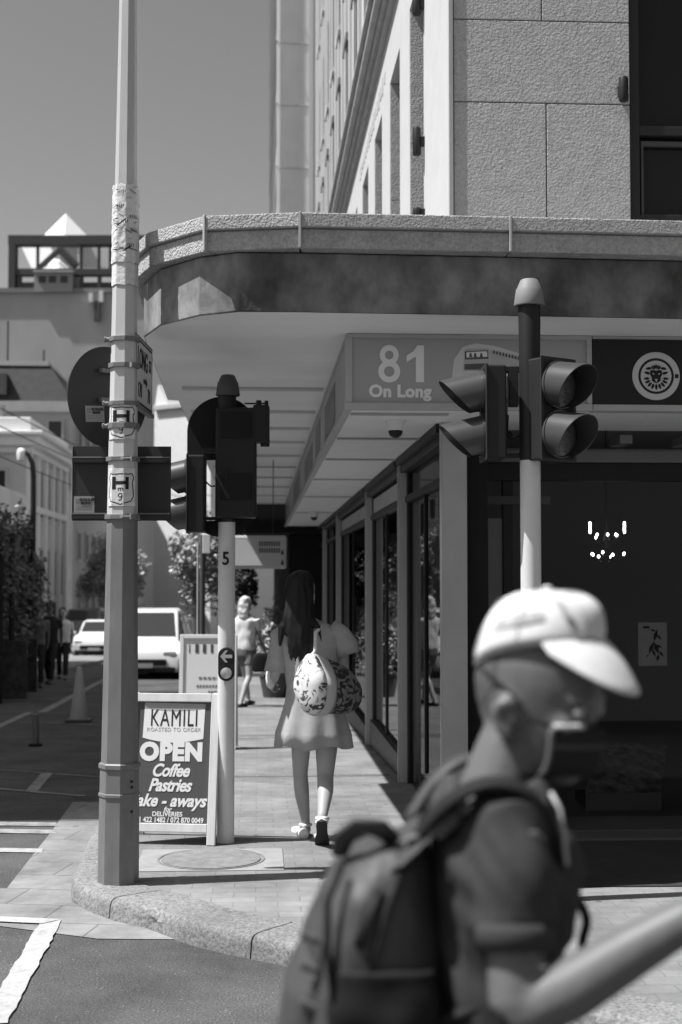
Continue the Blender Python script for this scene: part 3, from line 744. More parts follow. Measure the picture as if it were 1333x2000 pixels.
# ------------------------------------------------------------------ neighbours down the street
nb = thing("neighbour_building", "tall pale block building standing forward beyond the stone corner building", "building", (3, 36, -.6))
w = MB(); w.box(.40, 9, 30.0, 52, 3.4, 26); build(w, "block_wall", mat("pale_blocks", .50, .85, .2, var=.08, vscale=1.5), nb)
w = MB()
for k in range(16): w.box(.36, .399, 29.9, 52, 3.6+k*1.35, 3.64+k*1.35); w.box(.44, 1.16, 29.985, 29.999, 3.6+k*1.35, 3.615+k*1.35)
build(w, "block_joint", LGREY, nb)
w = MB(); w.box(.37, .44, 29.93, 30.02, 3.4, 26); w.box(1.05, 1.165, 29.93, 30.0, 3.4, 26); build(w, "corner_quoin", WHITE, nb)
w = MB(); w.box(.58, 9, 26.6, 52, -2, 2.42); build(w, "shop_wall", BLACKM, nb)
w = MB(); w.box(-.75, 9, 26.35, 52, 2.43, 3.05); build(w, "dark_canopy", BLACKM, nb, bevel=.05)
w = MB(); w.box(.5, 8, 26.6, 29.9, 3.06, 3.4); build(w, "lean_to", MGREY, nb)
# ------------------------------------------------------------------ octagonal street pole and what is fixed to it
PD = 7.57; pc0 = atD(231.5, 1715, PD)                 # foot of the pole
PX, PY_ = pc0.x, pc0.y
POLE_ROT = R(7.5)
def pole_w(z):                                        # flat to flat
    if z < .55: return .199-.006*z/.55
    return .189-(z-.55)*.0225
def pole_c(z): return Vector((PX+.004*z, PY_, 0))
def octo(z, grow=0., n=8):
    r = (pole_w(z)/2+grow)/math.cos(math.pi/8); c = pole_c(z)
    return [c+Vector((r*math.cos(POLE_ROT+2*math.pi*k/n), r*math.sin(POLE_ROT+2*math.pi*k/n), z)) for k in range(n)]
lp = thing("street_pole", "tall octagonal steel pole at the kerb corner wrapped in torn paper and H stickers", "pole", (PX, PY_, 0))
w = MB(); w.loft([octo(z) for z in (-.05, .30, .61)]); base = build(w, "pole_base", GALV, lp, smooth=20)
w = MB(); w.loft([octo(z, -.004) for z in (1.925, 2.0, 3.0, 3.9, 5.0, 7.0, 9.0)]); build(w, "pole_shaft", POLEPAINT, lp, smooth=20)
w = MB(); w.loft([octo(z, -.004) for z in (.612, 1.0, 1.4, 1.9249)]); build(w, "lower_shaft", mat("weathered_steel", .18, .55, .4, var=.22, vscale=7, blotch=.45, bump=.15, bscale=90, bdist=.002, stretch=(1,1,.35)), lp, smooth=20)
w = MB(); w.loft([octo(.60,.003), octo(.605,.008), octo(.625,.008), octo(.632,.002)]); build(w, "collar", GALV, base)
w = MB(); w.loft([octo(.455,.001), octo(.458,.005), octo(.472,.005), octo(.475,.001)]); build(w, "collar", GALV, base)
for dz in (.52, .49, .36): 
    w = MB(); p = octo(dz, .001); k = 6; w.lathe([(.008,0),(.008,.006)], p[0].lerp(p[7], .5) if False else atD(258, 1130+(EYE-dz)*FPX/PD, PD-.085), 8, -V); build(w, "bolt", BLACKM, base)
def on_pole(s, z, lift=.0008):                        # unroll: s metres to the right of the side facing the viewer
    P = octo(z, lift); c = pole_c(z)
    a0 = math.atan2(-V.y, -V.x); w_ = pole_w(z)
    ang = a0 + s/(w_/2*1.03)
    d = Vector((math.cos(ang), math.sin(ang), 0)); best = None
    for k in range(8):
        A_, B_ = P[k]-Z*z-c, P[(k+1)%8]-Z*z-c; e = B_-A_
        den = d.x*e.y-d.y*e.x
        if abs(den) < 1e-9: continue
        t = (A_.x*e.y-A_.y*e.x)/den; u_ = (A_.x*d.y-A_.y*d.x)/den
        if t > 0 and -1e-6 <= u_ <= 1+1e-6: best = c+d*t+Z*z
    return best
def wrap_quadstrip(q, a, b, nseg, lift):              # a,b: lists of (s,z) along two edges
    q.loft([[on_pole(*p, lift=lift) for p in row] for row in zip(a, b)], cap=False, closed=False)
def stroke(q, p0, p1, wd, lift=.0016):
    a = Vector(p0); b = Vector(p1); L = (b-a).length; d = (b-a)/L; nn = Vector((-d.y, d.x))*wd/2; m = max(1, int(L/.008))
    A_ = [tuple(a+d*(L*k/m)+nn) for k in range(m+1)]; B_ = [tuple(a+d*(L*k/m)-nn) for k in range(m+1)]
    wrap_quadstrip(q, A_, B_, m, lift)
def patch(q, s0, s1, z0, z1, lift):
    m = max(2, int((s1-s0)/.008)); a = [(s0+(s1-s0)*k/m, z0) for k in range(m+1)]; b = [(s, z1) for s, _ in a]
    wrap_quadstrip(q, a, b, m, lift)
def zpy(py, D=PD): return EYE+(1130-py)*D/FPX
def h_sticker(zc, sc, label):
    q = MB(); patch(q, -.088*sc, .088*sc, zc-.102*sc, zc+.098*sc, .0009); st = build(q, "sticker", PAPER, lp); st['label'] = label
    q = MB()
    sh = [(-.06,.072),(-.045,.066),(0,.068),(.045,.066),(.06,.072),(.073,.05),(.064,.02),(.070,-.02),(.072,-.05),(.058,-.076),(.03,-.084),(0,-.094),(-.03,-.084),(-.058,-.076),(-.072,-.05),(-.070,-.02),(-.064,.02),(-.073,.05)]
    for a, b in zip(sh, sh[1:]+sh[:1]): stroke(q, (a[0]*sc, zc+a[1]*sc), (b[0]*sc, zc+b[1]*sc), .0052)
    patch(q, -.045*sc, -.026*sc, zc-.014*sc, zc+.052*sc, .0017); patch(q, .026*sc, .045*sc, zc-.014*sc, zc+.052*sc, .0017); patch(q, -.026*sc, .026*sc, zc+.012*sc, zc+.030*sc, .0017)
    for s0 in (-.012, 0, .012): patch(q, s0-.0022, s0+.0022, zc-.022, zc-.008, .0017)
    patch(q, -.012, .014, zc-.010, zc-.0065, .0017)
    # the 9
    n9 = [(.0,-.036),(-.010,-.040),(-.012,-.048),(-.006,-.055),(.004,-.053),(.009,-.045),(.006,-.037),(0,-.036)]
    for a, b in zip(n9[:-1], n9[1:]): stroke(q, (a[0], zc+a[1]), (b[0], zc+b[1]), .0045)
    stroke(q, (.009, zc-.044), (.004, zc-.070), .0045); stroke(q, (.004, zc-.070), (-.008, zc-.072), .0045)
    build(q, "printed_badge", INK, st)
h_sticker(zpy(952), 1.0, "shield sticker with a black H and 9"); h_sticker(zpy(822)+.0, 1.0, "torn shield sticker under a steel band")
# torn paper sleeves high on the pole
def sleeve(z0, z1, lift, torn0, torn1, wr, name, label=None, a0=0, a1=2*math.pi):
    rings = []; n = 72; m = 40
    for i in range(m+1):
        t = i/m; row = []
        for k in range(n):
            s = (k/n-.5)*math.pi*pole_w(z0)*1.02
            zz = z0+(z1-z0)*t
            if i == 0: zz += noise.noise(Vector((s*45, 3, z0)))*torn0
            if i == m: zz += noise.noise(Vector((s*38, 9, z1)))*torn1
            lf = lift+wr*(.5+.5*noise.noise(Vector((s*42, zz*48, 4))))*(1.0+.8*noise.noise(Vector((s*15,zz*22,1))))
            row.append(on_pole(s, zz, max(lf, .0006)))
        rings.append(row)
    q = MB(); q.loft(rings, cap=False); o = build(q, name, PAPER, lp, smooth=0)
    if label: o['label'] = label
    return o
slv = sleeve(zpy(556), zpy(500), .001, .010, .0, .0006, "poster", "plain pale paper sleeve with a torn lower edge")
slv2 = sleeve(zpy(512), zpy(357), .003, .006, .010, .0075, "poster", "crumpled layers of torn paper")
q = MB()
for k in range(34):
    z = zpy(365+rnd.random()*140); s = rnd.uniform(-.07,.07); L = rnd.uniform(.008,.05); a = rnd.choice([0,0,.1,-.15,.5,-.6])+rnd.uniform(-.1,.1)
    stroke(q, (s, z), (s+L*math.cos(a), z+L*math.sin(a)), rnd.uniform(.0016,.0045), .0125)
for zz, s in ((zpy(372),-.02),(zpy(401),-.03),(zpy(422),.03),(zpy(448),.035),(zpy(432),-.01),(zpy(478),.02)):
    for j in range(4): stroke(q, (s+j*.009, zz-.008), (s+j*.009+.002, zz+.010), .0028, .0128)
for a, b in (((-.03,zpy(440)),(.01,zpy(427))), ((.0,zpy(491)),(.035,zpy(480))), ((-.02,zpy(485)),(.0,zpy(485)))): stroke(q, a, b, .007, .0128)
build(q, "paper_scraps", INK, slv2)
# bands round the pole
def clamp_band(py, h=.026, bolt=None):
    z = zpy(py); q = MB(); q.loft([octo(z-h/2,.003), octo(z-h/2,.008), octo(z+h/2,.008), octo(z+h/2,.003)]); o = build(q, "clamp_band", GALV, lp, smooth=20, bevel=.002)
    if bolt == 'front':
        for dx in (0,):
            p = on_pole(.012, z, .006); q = MB(); q.tube([p, p-V*.02+U*.004], .007, 8); q.tube([p-V*.018, p-V*.018+U*.045], .0035, 6); q.tube([p-V*.03, p+V*.0], .010, 6); build(q, "clamp_bolt", STEEL, o)
            q = MB(); q.obox(p-V*.012+U*.045, .006, .012, .03, U, V, Z); build(q, "bolt_end", STEEL, o)
    if bolt == 'right':
        p = on_pole(.05, z, .006); q = MB(); q.tube([p, p-V*.022], .006, 8); q.tube([p-V*.02-Z*.016, p-V*.02+Z*.010], .007, 8); build(q, "clamp_bolt", STEEL, o)
    if bolt == 'left':
        p = on_pole(-.10, z, .005); q = MB(); q.tube([p, p-U*.030], .012, 10); q.tube([p-U*.018-V*.002, p-U*.026], .016, 6); build(q, "clamp_bolt", GALV, o)
clamp_band(661, .026, 'left'); clamp_band(713, .026, 'right'); clamp_band(788, .024, 'left'); clamp_band(832, .032, 'left')
clamp_band(897, .024, 'front'); clamp_band(1010, .026, 'front')

# street name plate on the right side of the pole, running down the street
np_ = thing("street_name_plate", "white street name plate with dark border on the octagonal pole, lettered LONG ST", "street sign", atD(280, 735, 7.8))
a = atD(265, 722, 7.55); b = atD(297, 748, 8.12); d = (b-a); d.z = 0; L = d.length; d.normalize(); nrm = d.cross(Z)   # toward +x
c = (a+b)/2; c.z = zpy(733, 7.83); H = .362
w = MB(); w.obox(c, L, .004, H, d, nrm, Z); pl = build(w, "plate", mat("plate_white", .55, .4, .5), np_)
w = MB()
for (cx, cz, sx, sz) in ((0, H/2-.010, L-.012, .010),(0, -H/2+.012, L-.012, .014),(-L/2+.009,0,.008,H-.035),(L/2-.009,0,.008,H-.035)): w.obox(c+d*cx+Z*cz+nrm*.0027, sx, .0012, sz, d, nrm, Z)
build(w, "border", INK, pl)
w = MB(); w.obox(c-Z*(H/2+.012), L, .03, .02, d, nrm, Z); w.obox(c+Z*(H/2+.008)-nrm*.004, L, .014, .014, d, nrm, Z); build(w, "rail", GALV, pl)
fo_ = c+nrm*.0028
lettering("LONG", .155, fo_-d*.06+Z*.075, d, Z, INK, np_, xs=.78, bold=.002); lettering("ST", .10, fo_+d*.20+Z*.075, d, Z, INK, np_, xs=.8)
lettering("170", .115, fo_-d*.15-Z*.10, d, Z, INK, np_, xs=.8); lettering("70", .115, fo_+d*.16-Z*.10, d, Z, INK, np_, xs=.8)
w = MB(); o_ = fo_+d*.02-Z*.03; w.prism([(-.05,-.012),(.03,-.012),(.03,-.03),(.085,0),(.03,.03),(.03,.012),(-.05,.012)], o_, d, Z, 0, .001); build(w, "arrow", INK, np_)
# round sign seen from behind
rs = thing("round_sign", "dark back of a round traffic sign on the octagonal pole", "road sign", atD(238, 772, 7.76))
cR = atD(211, 776, 7.76); nR = (-V*.656+U*.755); sR = Z.cross(nR)
w = MB(); w.lathe([(.001,-.004),(.262,-.004),(.272,-.009),(.277,-.004),(.277,.004),(.001,.004)], cR, 64, nR); rb = build(w, "sign_disc", SIGNBACK, rs, smooth=30)
w = MB()
for dz in (.14, -.02): w.obox(cR+nR*.020+Z*dz, .14, .03, .022, sR, nR, Z)
build_each(w, "mounting_rail", GALV, rs, bevel=.003)
def maker_sticker(par, o, wd, h, rot=0, U=U, V=V):
    ux = U*math.cos(rot)+Z*math.sin(rot); uz = -U*math.sin(rot)+Z*math.cos(rot)
    q = MB(); q.obox(o, wd, .001, h, ux, V, uz); s = build(q, "maker_sticker", mat("sticker_grey", .30, .6, .3), par)
    q = MB()
    for (fx, fz, fw, fh) in ((-.30,.28,.22,.10),(-.30,.12,.22,.10)): q.obox(o-V*.001+ux*(fx*wd)+uz*(fz*h), fw*wd, .0006, fh*h, ux, V, uz)
    for k in range(9):
        q.obox(o-V*.001+ux*((-.34+k*.085)*wd)-uz*(.12*h), .05*wd, .0006, .05*h, ux, V, uz)
        q.obox(o-V*.001+ux*((-.36+k*.09)*wd)-uz*(.26*h), .055*wd, .0006, .05*h, ux, V, uz)
    build(q, "small_print", MGREY, s)
    me = text_mesh("SCHULER", h*.22, o-V*.0012+ux*(.15*wd)+uz*(.28*h), ux, uz, bold=.0008); inv = _rootmat(par).inverted()
    for v in me.vertices: v.co = inv @ v.co
    put("lettering", me, DARK, s)
    me = text_mesh("SIGNS", h*.22, o-V*.0012+ux*(.08*wd)+uz*(.08*h), ux, uz, bold=.0008)
    for v in me.vertices: v.co = inv @ v.co
    put("lettering", me, DARK, s)
maker_sticker(rs, cR-sR*(-1)*0+sR*.0+(-sR if sR.dot(U) > 0 else sR)*(.031/.656*2) *1.0+nR*.0065-Z*.10, .13, .088, .08, sR if sR.dot(U) > 0 else -sR, -nR)
# board sign seen from behind
bs = thing("direction_board", "dark back of a rectangular sign board behind the octagonal pole", "road sign", atD(238, 945, 7.74))
p0 = atD(142.5, 872, 7.74); p1 = atD(334, 1017, 7.74)
w = MB(); w.obox((p0+p1)/2, (p1-p0).dot(U), .004, p0.z-p1.z, U, V, Z); build(w, "board", SIGNBACK, bs)
w = MB(); w.obox((p0+p1)/2-U*((p1-p0).dot(U)/2+.002), .004, .012, p0.z-p1.z, U, V, Z); build(w, "edge_strip", LGREY, bs)
for py in (898, 1008):
    pz = zpy(py, 7.74); w = MB(); cc_ = (p0+p1)/2; cc_.z = pz
    w.obox(cc_-V*.018, (p1-p0).dot(U)-.004, .028, .034, U, V, Z); r = build(w, "rail", DARK, bs, bevel=.003)
    w = MB(); w.obox(cc_-V*.030+Z*.012, (p1-p0).dot(U)-.006, .006, .006, U, V, Z); build(w, "rail_lip", MGREY, r)
maker_sticker(bs, atD(164, 985, 7.72)+V*.012, .112, .090, 0)

# ------------------------------------------------------------------ traffic signals
def visor(c, n, r=.108, L=.22, dn=.30):               # cowl: an open tube, long on top, cut away below
    n = n.normalized(); up = (Z-n*Z.dot(n)).normalized(); sd = n.cross(up); q = MB(); A0 = R(152); m = 26; rows = []
    for rad, off in ((r, 0), (r-.004, 0)):
        row0, row1 = [], []
        for k in range(m+1):
            t = -A0+2*A0*k/m
            f = .5+.5*math.cos(t); ln = L*(dn+(1-dn)*f**.8)
            d = up*math.cos(t)+sd*math.sin(t)
            row0.append(c+d*rad); row1.append(c+d*(rad*.97)+n*ln-up*(.012*ln/L))
        rows += ([row0, row1] if rad == r else [row1, row0])
    q.loft(rows, cap=False, closed=False); return q
VISM = mat("visor_black", .05, .30, .6); LENS = mat("dark_lens", .10, .3, .5, var=.5, vscale=30, stretch=(1,1,3))
def signal_head(par, top, n, nl=2, pitch=.245, bw=.12, tilt=.12, r=.106, L=.215, dep=.12):
    """housing whose front faces n; top = point at the centre of the upper lens on the housing's face"""
    n = n.normalized(); sd = Z.cross(n); hgt = pitch*nl+.02
    cz = top.z-pitch*(nl-1)/2; cc = Vector((top.x, top.y, cz))
    w = MB(); w.obox(cc-n*dep/2, bw*2, dep, hgt, sd, n, Z); h = build(w, "signal_head", BLACK, par, bevel=.010)
    w = MB(); w.obox(cc-n*.004, bw*2+.018, .008, hgt+.012, sd, n, Z); build(w, "front_rim", MGREY if False else DARK, h, bevel=.003)
    nv = (n-Z*tilt).normalized()
    for k in range(nl):
        c = top-Z*(pitch*k)
        w = MB(); w.lathe([(r-.006,.0),(r-.008,.010),(r*.7,.022),(r*.3,.030),(.001,.032)], c, 28, n); build(w, "lens", LENS, h, smooth=50)
        build(visor(c-n*.004, nv, r, L), "visor", VISM, h, smooth=35)
        w = MB(); w.lathe([(r+.004,0),(r+.004,.014),(r-.002,.014)], c, 28, n, cap=False); build(w, "lens_ring", VISM, h, smooth=35)
    return h
def pole_cap(c, s, par, m=LGREY):
    w = MB(); w.lathe([(.078*s,0),(.080*s,.006*s),(.068*s,.085*s),(.066*s,.088*s)], c, 28); o = build(w, "pole_cap", m, par, smooth=35)
    w = MB(); w.lathe([(.065*s,.087*s),(.046*s,.132*s),(.038*s,.138*s),(.001,.139*s)], c, 28); build(w, "cap_top", m, o, smooth=35)
TD = 7.15
tp = thing("traffic_signal", "traffic signal with two black heads on a white pole behind the man in the cap", "traffic light", Vector((atD(1037.5,1130,TD).x, atD(1037.5,1130,TD).y, 0)), 0, "traffic signals at the street corner")
tc_ = Vector((tp.location.x, tp.location.y, 0)); tz = lambda py: EYE+(1130-py)*TD/FPX
POLEW = mat("white_pole_paint", .62, .45, .4, var=.05, vscale=12, blotch=.08)
w = MB(); w.lathe([(.0515,-.05),(.0515,tz(897))], tc_, 28); build(w, "pole", POLEW, tp, smooth=40)
w = MB(); w.lathe([(.053,tz(899)),(.055,tz(890)),(.0535,tz(700)),(.057,tz(590)),(.055,tz(585))], tc_, 28); build(w, "sleeve", BLACK, tp, smooth=40)
pole_cap(tc_+Z*tz(594), .98, tp, MGREY)
# right head, turned toward the viewer and to the right
nA = (-V*.80+U*.60).normalized()
topA = atD(1092, 752, TD-.06); signal_head(tp, topA, nA, 2, .247, .115, .10, .118, .20, .17)
# left head, square to the picture, facing left
nB = (-U-V*.04).normalized(); sdB = Z.cross(nB)
topB = atD(943, 765, TD+.02); signal_head(tp, topB, nB, 2, .225, .115, .16, .104, .215, .105)
w = MB(); a = atD(1000, 722, TD+.02); w.obox(a, .13, .05, .03, U, V, Z); b_ = atD(1003,760,TD+.02); w.obox(b_, .05, .05, .18, U, V, Z); w.obox(atD(1003,890,TD+.02), .14, .04, .022, U, V, Z); build_each(w, "bracket", BLACK, tp, bevel=.004)
w = MB(); w.tube([atD(992,810,TD), atD(991,850,TD), atD(997,857,TD-.01), atD(1006,858,TD-.01), atD(1016,850,TD), atD(1017,842,TD)], .006, 8); w.tube([atD(985,845,TD+.02), atD(998,846,TD), atD(1000,852,TD)], .008, 8); build(w, "cable", BLACKM, tp, smooth=40)
w = MB(); w.tube([atD(991,735,TD-.02), atD(991,815,TD-.02)], .003, 6); w.tube([atD(991,812,TD-.02), atD(991,822,TD-.02)], .009, 8); build(w, "bolt_rod", DARK, tp)
w = MB(); w.tube([atD(1072,700,TD), atD(1072,712,TD)], .006, 6); w.tube([atD(1071,698,TD), atD(1073,696,TD)], .006, 6); build(w, "eye_bolt", MGREY, tp)

# left signal: seen from behind with its round-ended backboard
SD = 8.73
sc0 = atD(443, 1130, SD); s0 = Vector((sc0.x, sc0.y, 0)); sz = lambda py, D=SD: EYE+(1130-py)*D/FPX
ts = thing("traffic_signal", "traffic signal seen from behind with a black backboard, numbered 5 on its pole", "traffic light", s0, 0, "traffic signals at the street corner")
w = MB(); w.lathe([(.0525,-.05),(.0525,sz(1018))], s0, 28); build(w, "pole", POLEW, ts, smooth=40)
w = MB(); w.lathe([(.055,sz(1020)),(.056,sz(900)),(.056,sz(770))], s0, 20); build(w, "sleeve", BLACK, ts, smooth=40)
pole_cap(s0+Z*sz(772)+U*.004, .94, ts, DGREY)
bc = atD(434, 909, SD+.09); hw = 69*SD/FPX; hh = (sz(770)-sz(1048))/2; poly = []
for k in range(25): t = math.pi*k/24; poly.append((hw*math.cos(t), hh-hw+hw*math.sin(t)))
for k in range(25): t = math.pi+math.pi*k/24; poly.append((hw*math.cos(t), -hh+hw*.92+hw*.92*math.sin(t)))
w = MB(); w.prism(poly, Vector((bc.x,bc.y,EYE+(1130-909)*SD/FPX)), U, Z, 0, .004)
hole = None
# slot between the heads: the board is two sheets with a gap
wL = [p for p in poly]
def clip(poly, a, keep):
    out = []
    for (x0,y0),(x1,y1) in zip(poly, poly[1:]+poly[:1]):
        i0, i1 = (x0 <= a) == keep, (x1 <= a) == keep
        if i0: out.append((x0,y0))
        if i0 != i1: t = (a-x0)/(x1-x0); out.append((a, y0+(y1-y0)*t))
    return out
def clipy(poly, a, below):
    return [(x,y) for y,x in clip([(y,x) for x,y in poly], a, below)]
xg0, xg1 = (402-434)*SD/FPX, (421-434)*SD/FPX; yg0, yg1 = (909-1016)*SD/FPX, (909-896)*SD/FPX
bo = Vector((bc.x,bc.y,EYE+(1130-909)*SD/FPX))
w = MB()
w.prism(clip(poly, xg0, True), bo, U, Z, 0, .004); w.prism(clip(poly, xg1, False), bo, U, Z, 0, .004)
mid = clip(clip(poly, xg0, False), xg1, True)
w.prism(clipy(mid, yg1, False), bo, U, Z, 0, .004); w.prism(clipy(mid, yg0, True), bo, U, Z, 0, .004)
build(w, "backboard", BLACKM, ts)
w = MB(); w.obox(atD(462, 905, SD+.0), 78*SD/FPX, .14, 215*SD/FPX, U, V, Z); hb = build(w, "signal_head", BLACK, ts, bevel=.012)
w = MB(); w.obox(atD(462, 830, SD-.075), 60*SD/FPX, .012, .16, U, V, Z); w.obox(atD(462, 950, SD-.075), 60*SD/FPX, .012, .16, U, V, Z); build_each(w, "rear_door", BLACKM, hb, bevel=.004)
signal_head(ts, atD(367, 930, SD-.02), (-U-V*.03), 2, .225, .115, .16, .104, .215, .11)
w = MB(); w.obox(atD(410, 1013, SD), .10, .04, .02, U, V, Z); w.obox(atD(412, 880, SD), .10, .05, .03, U, V, Z); w.tube([atD(402,940,SD), atD(412,950,SD), atD(430,948,SD), atD(442,935,SD-.08), atD(443,915,SD-.08)], .005, 8); build_each(w, "bracket", BLACK, ts)
w = MB(); w.obox(atD(511, 829, SD-.02), 31*SD/FPX, .10, 74*SD/FPX, U, V, Z); sh_ = build(w, "pedestrian_head", BLACK, ts, bevel=.008)
w = MB(); w.obox(atD(506, 787, SD-.02), 10*SD/FPX, .03, .03, U, V, Z); w.obox(atD(521, 787, SD-.02), 7*SD/FPX, .03, .025, U, V, Z); w.tube([atD(478,788,SD), atD(520,788,SD)], .005, 6); build_each(w, "hinge", BLACK, sh_)
w = MB(); w.lathe([(.028,-.02),(.030,.02)], atD(518, 866, SD-.02), 14, Z); build(w, "cable_gland", BLACK, sh_)
lettering("5", .112, atD(441.5, 1092, SD-.0545), U, Z, INK, ts, bold=.002, ext=.004, xs=.86)
# push button plate
w = MB(); cap_ = []
for k in range(13): t = math.pi*k/12; cap_.append((.050*math.cos(t), .052+.050*math.sin(t)))
for k in range(13): t = math.pi+math.pi*k/12; cap_.append((.050*math.cos(t), -.052+.050*math.sin(t)))
po = atD(443, 1297, SD-.056); w.prism(cap_, po, U, Z, 0, .03); pbx = build(w, "push_button_plate", BLACK, ts, bevel=.006)
w = MB(); f0 = po-V*.032
w.prism([(-.036,.048),(-.006,.084),(.010,.084),(-.010,.058),(.036,.058),(.036,.038),(-.010,.038),(.010,.012),(-.006,.012)], f0, U, Z, 0, .002); build(w, "arrow", LGREY, pbx)
w = MB(); w.lathe([(.034,0),(.034,.006),(.026,.008),(.024,.016),(.012,.020),(.001,.021)], f0-Z*.052, 24, -V); build(w, "button", STEEL, pbx, smooth=40)

# ------------------------------------------------------------------ sandwich boards, manhole, posts
def aboard(name, label, foot_l, foot_r, H, lean, fr, pm, frm):
    fl, fr_ = Vector(foot_l), Vector(foot_r); ux = (fr_-fl); W = ux.length; ux.normalize(); back = Z.cross(ux); bz = fl.z
    t = thing(name, label, "sign", (fl+fr_)/2)
    up = (Z*math.cos(lean)+back*math.sin(lean)); nn = ux.cross(up)   # toward viewer
    q = MB(); L = H/math.cos(lean); e = fr
    c = (fl+fr_)/2
    q.obox(c-ux*(W/2-e/2)+up*(L/2), e, e*.7, L, ux, nn, up); q.obox(c+ux*(W/2-e/2)+up*(L/2), e, e*.7, L, ux, nn, up)
    q.obox(c+up*(L-e/2), W-2*e, e*.7, e, ux, nn, up); q.obox(c+up*(.10), W-2*e, e*.7, e, ux, nn, up)
    build(q, "front_frame", frm, t, bevel=.004)
    q = MB(); q.obox(c+up*((L-e+.10+e/2)/2)-nn*.004, W-2*e, .008, L-.10-1.5*e, ux, nn, up); p = build(q, "panel", pm, t)
    up2 = (Z*math.cos(lean)-back*math.sin(lean)); c2 = c+back*(2*H*math.tan(lean)+e)
    q = MB(); q.obox(c2-ux*(W/2-e/2)+up2*(L/2), e, e*.7, L, ux, back, up2); q.obox(c2+ux*(W/2-e/2)+up2*(L/2), e, e*.7, L, ux, back, up2); q.obox(c2+up2*(L*.5), W-2*e, .008, L-.2, ux, back, up2)
    build(q, "rear_leaf", frm, t, bevel=.004)
    return t, c, ux, up, nn, W, L, e
BOARDP = mat("board_print", .075, .5, .35); TIMBER = mat("pale_timber", .58, .6, .3, var=.12, vscale=12, stretch=(1,1,.1))
fl_ = atZ(238, 1648, 0); frr = atZ(421, 1652, 0)
kt, c, ux, up, nn, W, L, e = aboard("sandwich_board", "coffee shop sandwich board lettered OPEN behind the octagonal pole", fl_, frr, .895, R(9), .052, BOARDP, TIMBER)
SC = W/(421-238)
def bpt(px, py): return c+ux*((px-329.5)*SC)+up*(L*(1651-py)/(1651-1363))+nn*.0015
lm = mat("board_white", .70, .6, .3)
shape = [(272,1381),(392,1383),(390,1450)]+[(390-118*k/10, 1450+8*math.sin(math.pi*k/10)) for k in range(1,10)]+[(270,1449)]
q = MB(); q.add([bpt(*p) for p in shape], [tuple(range(len(shape)))]); lgp = build(q, "shop_badge", lm, kt, solid=.001)
arch = [(272,1381),(392,1383),(391,1392)]+[(391-119*k/10, 1392+5*math.sin(math.pi*k/10)) for k in range(1,10)]+[(272,1387)]
q = MB(); q.add([bpt(*p)+nn*.0012 for p in arch], [tuple(range(len(arch)))]); build(q, "badge_band", mat("badge_band", .34, .6, .3), lgp, solid=.001)
PXM = SC
lettering("KAMILI", 34*PXM*1.38, bpt(331,1412)+nn*.0012, ux, up, INK, kt, bold=.0, xs=.60, ext=.001, spacing=1.12)
lettering("ROASTED TO ORDER", 7.5*PXM*1.4, bpt(331,1433)+nn*.0012, ux, up, mat("pale_print", .42, .6, .3), kt, ext=.0008, xs=.98, spacing=1.1)
lettering("OPEN", 33*PXM*1.38, bpt(328,1477), ux, up, lm, kt, bold=.009, ext=.001, xs=.98, spacing=1.1)
lettering("Coffee", 24*PXM*1.40, bpt(327,1512), ux, up, lm, kt, bold=.003, shear=.35, ext=.001, xs=.85, spacing=.95)
lettering("Pastries", 24*PXM*1.40, bpt(327,1540), ux, up, lm, kt, bold=.003, shear=.35, ext=.001, xs=.86, spacing=.93)
lettering("Take - aways", 24*PXM*1.35, bpt(322,1569), ux, up, lm, kt, bold=.003, shear=.35, ext=.001, xs=.90)
lettering("for", 9*PXM*1.4, bpt(325,1585), ux, up, lm, kt, bold=.001, shear=.3, ext=.001)
lettering("DELIVERIES", 9*PXM*1.35, bpt(325,1594), ux, up, lm, kt, bold=.001, ext=.001)
lettering("021 422 1482 / 072 870 0049", 10*PXM*1.35, bpt(327,1605), ux, up, lm, kt, bold=.001, ext=.001, xs=.86)
fl2 = Vector((atD(350,1130,14.2).x, atD(350,1130,14.2).y, zp(14.2))); fr2 = Vector((atD(462,1130,14.2).x, atD(462,1130,14.2).y, zp(14.2)))
mt_, c, ux, up, nn, W, L, e = aboard("menu_board", "bright white sandwich board with a printed menu beside the numbered signal pole", fl2, fr2, EYE-zp(14.2)-(1240-1130)*14.2/FPX, R(7), .04, WHITE, WHITE)
q = MB()
for j, wv in enumerate((.010,.034,.034,.026,.026,.034)): q.obox(c+ux*(-.19+j*.075)+up*(L-.14)+nn*.003, wv, .001, .085, ux, nn, up)
build_each(q, "heading_block", DGREY, mt_)
q = MB()
for k, (fy, a, b) in enumerate(((.62,-.10,.22),(.55,-.12,.10),(.50,0,.2),(.40,.05,.22),(.34,-.1,.2),(.27,.1,.2))):
    n_ = 7
    for j in range(n_): q.obox(c+ux*(a+(b-a)*(j+.5)/n_)+up*(L*fy)+nn*.003, (b-a)/n_*.7, .001, .022, ux, nn, up)
build(q, "menu_lines", MGREY, mt_)
# manhole cover in its concrete collar
mh = thing("manhole_cover", "round manhole cover set in the footway by the octagonal pole", "manhole", atZ(413,1680,0))
mc = atZ(413,1680,0)
w = MB(); w.obox(Vector((mc.x,mc.y,.002)), .82, .62, .008, X, Y, Z); build(w, "collar", mat("collar_concrete", .27, .9, .15, var=.15, vscale=9, bump=.3, bscale=80, bdist=.003), mh, bevel=.003)
w = MB(); w.lathe([(.305,0),(.305,.010),(.292,.010),(.292,.004),(.282,.004),(.282,.0115),(.001,.0115)], mc, 48); build(w, "cover", mat("cover_metal", .19, .75, .3, var=.25, vscale=14, bump=.8, bscale=55, bdist=.006), mh, smooth=30)
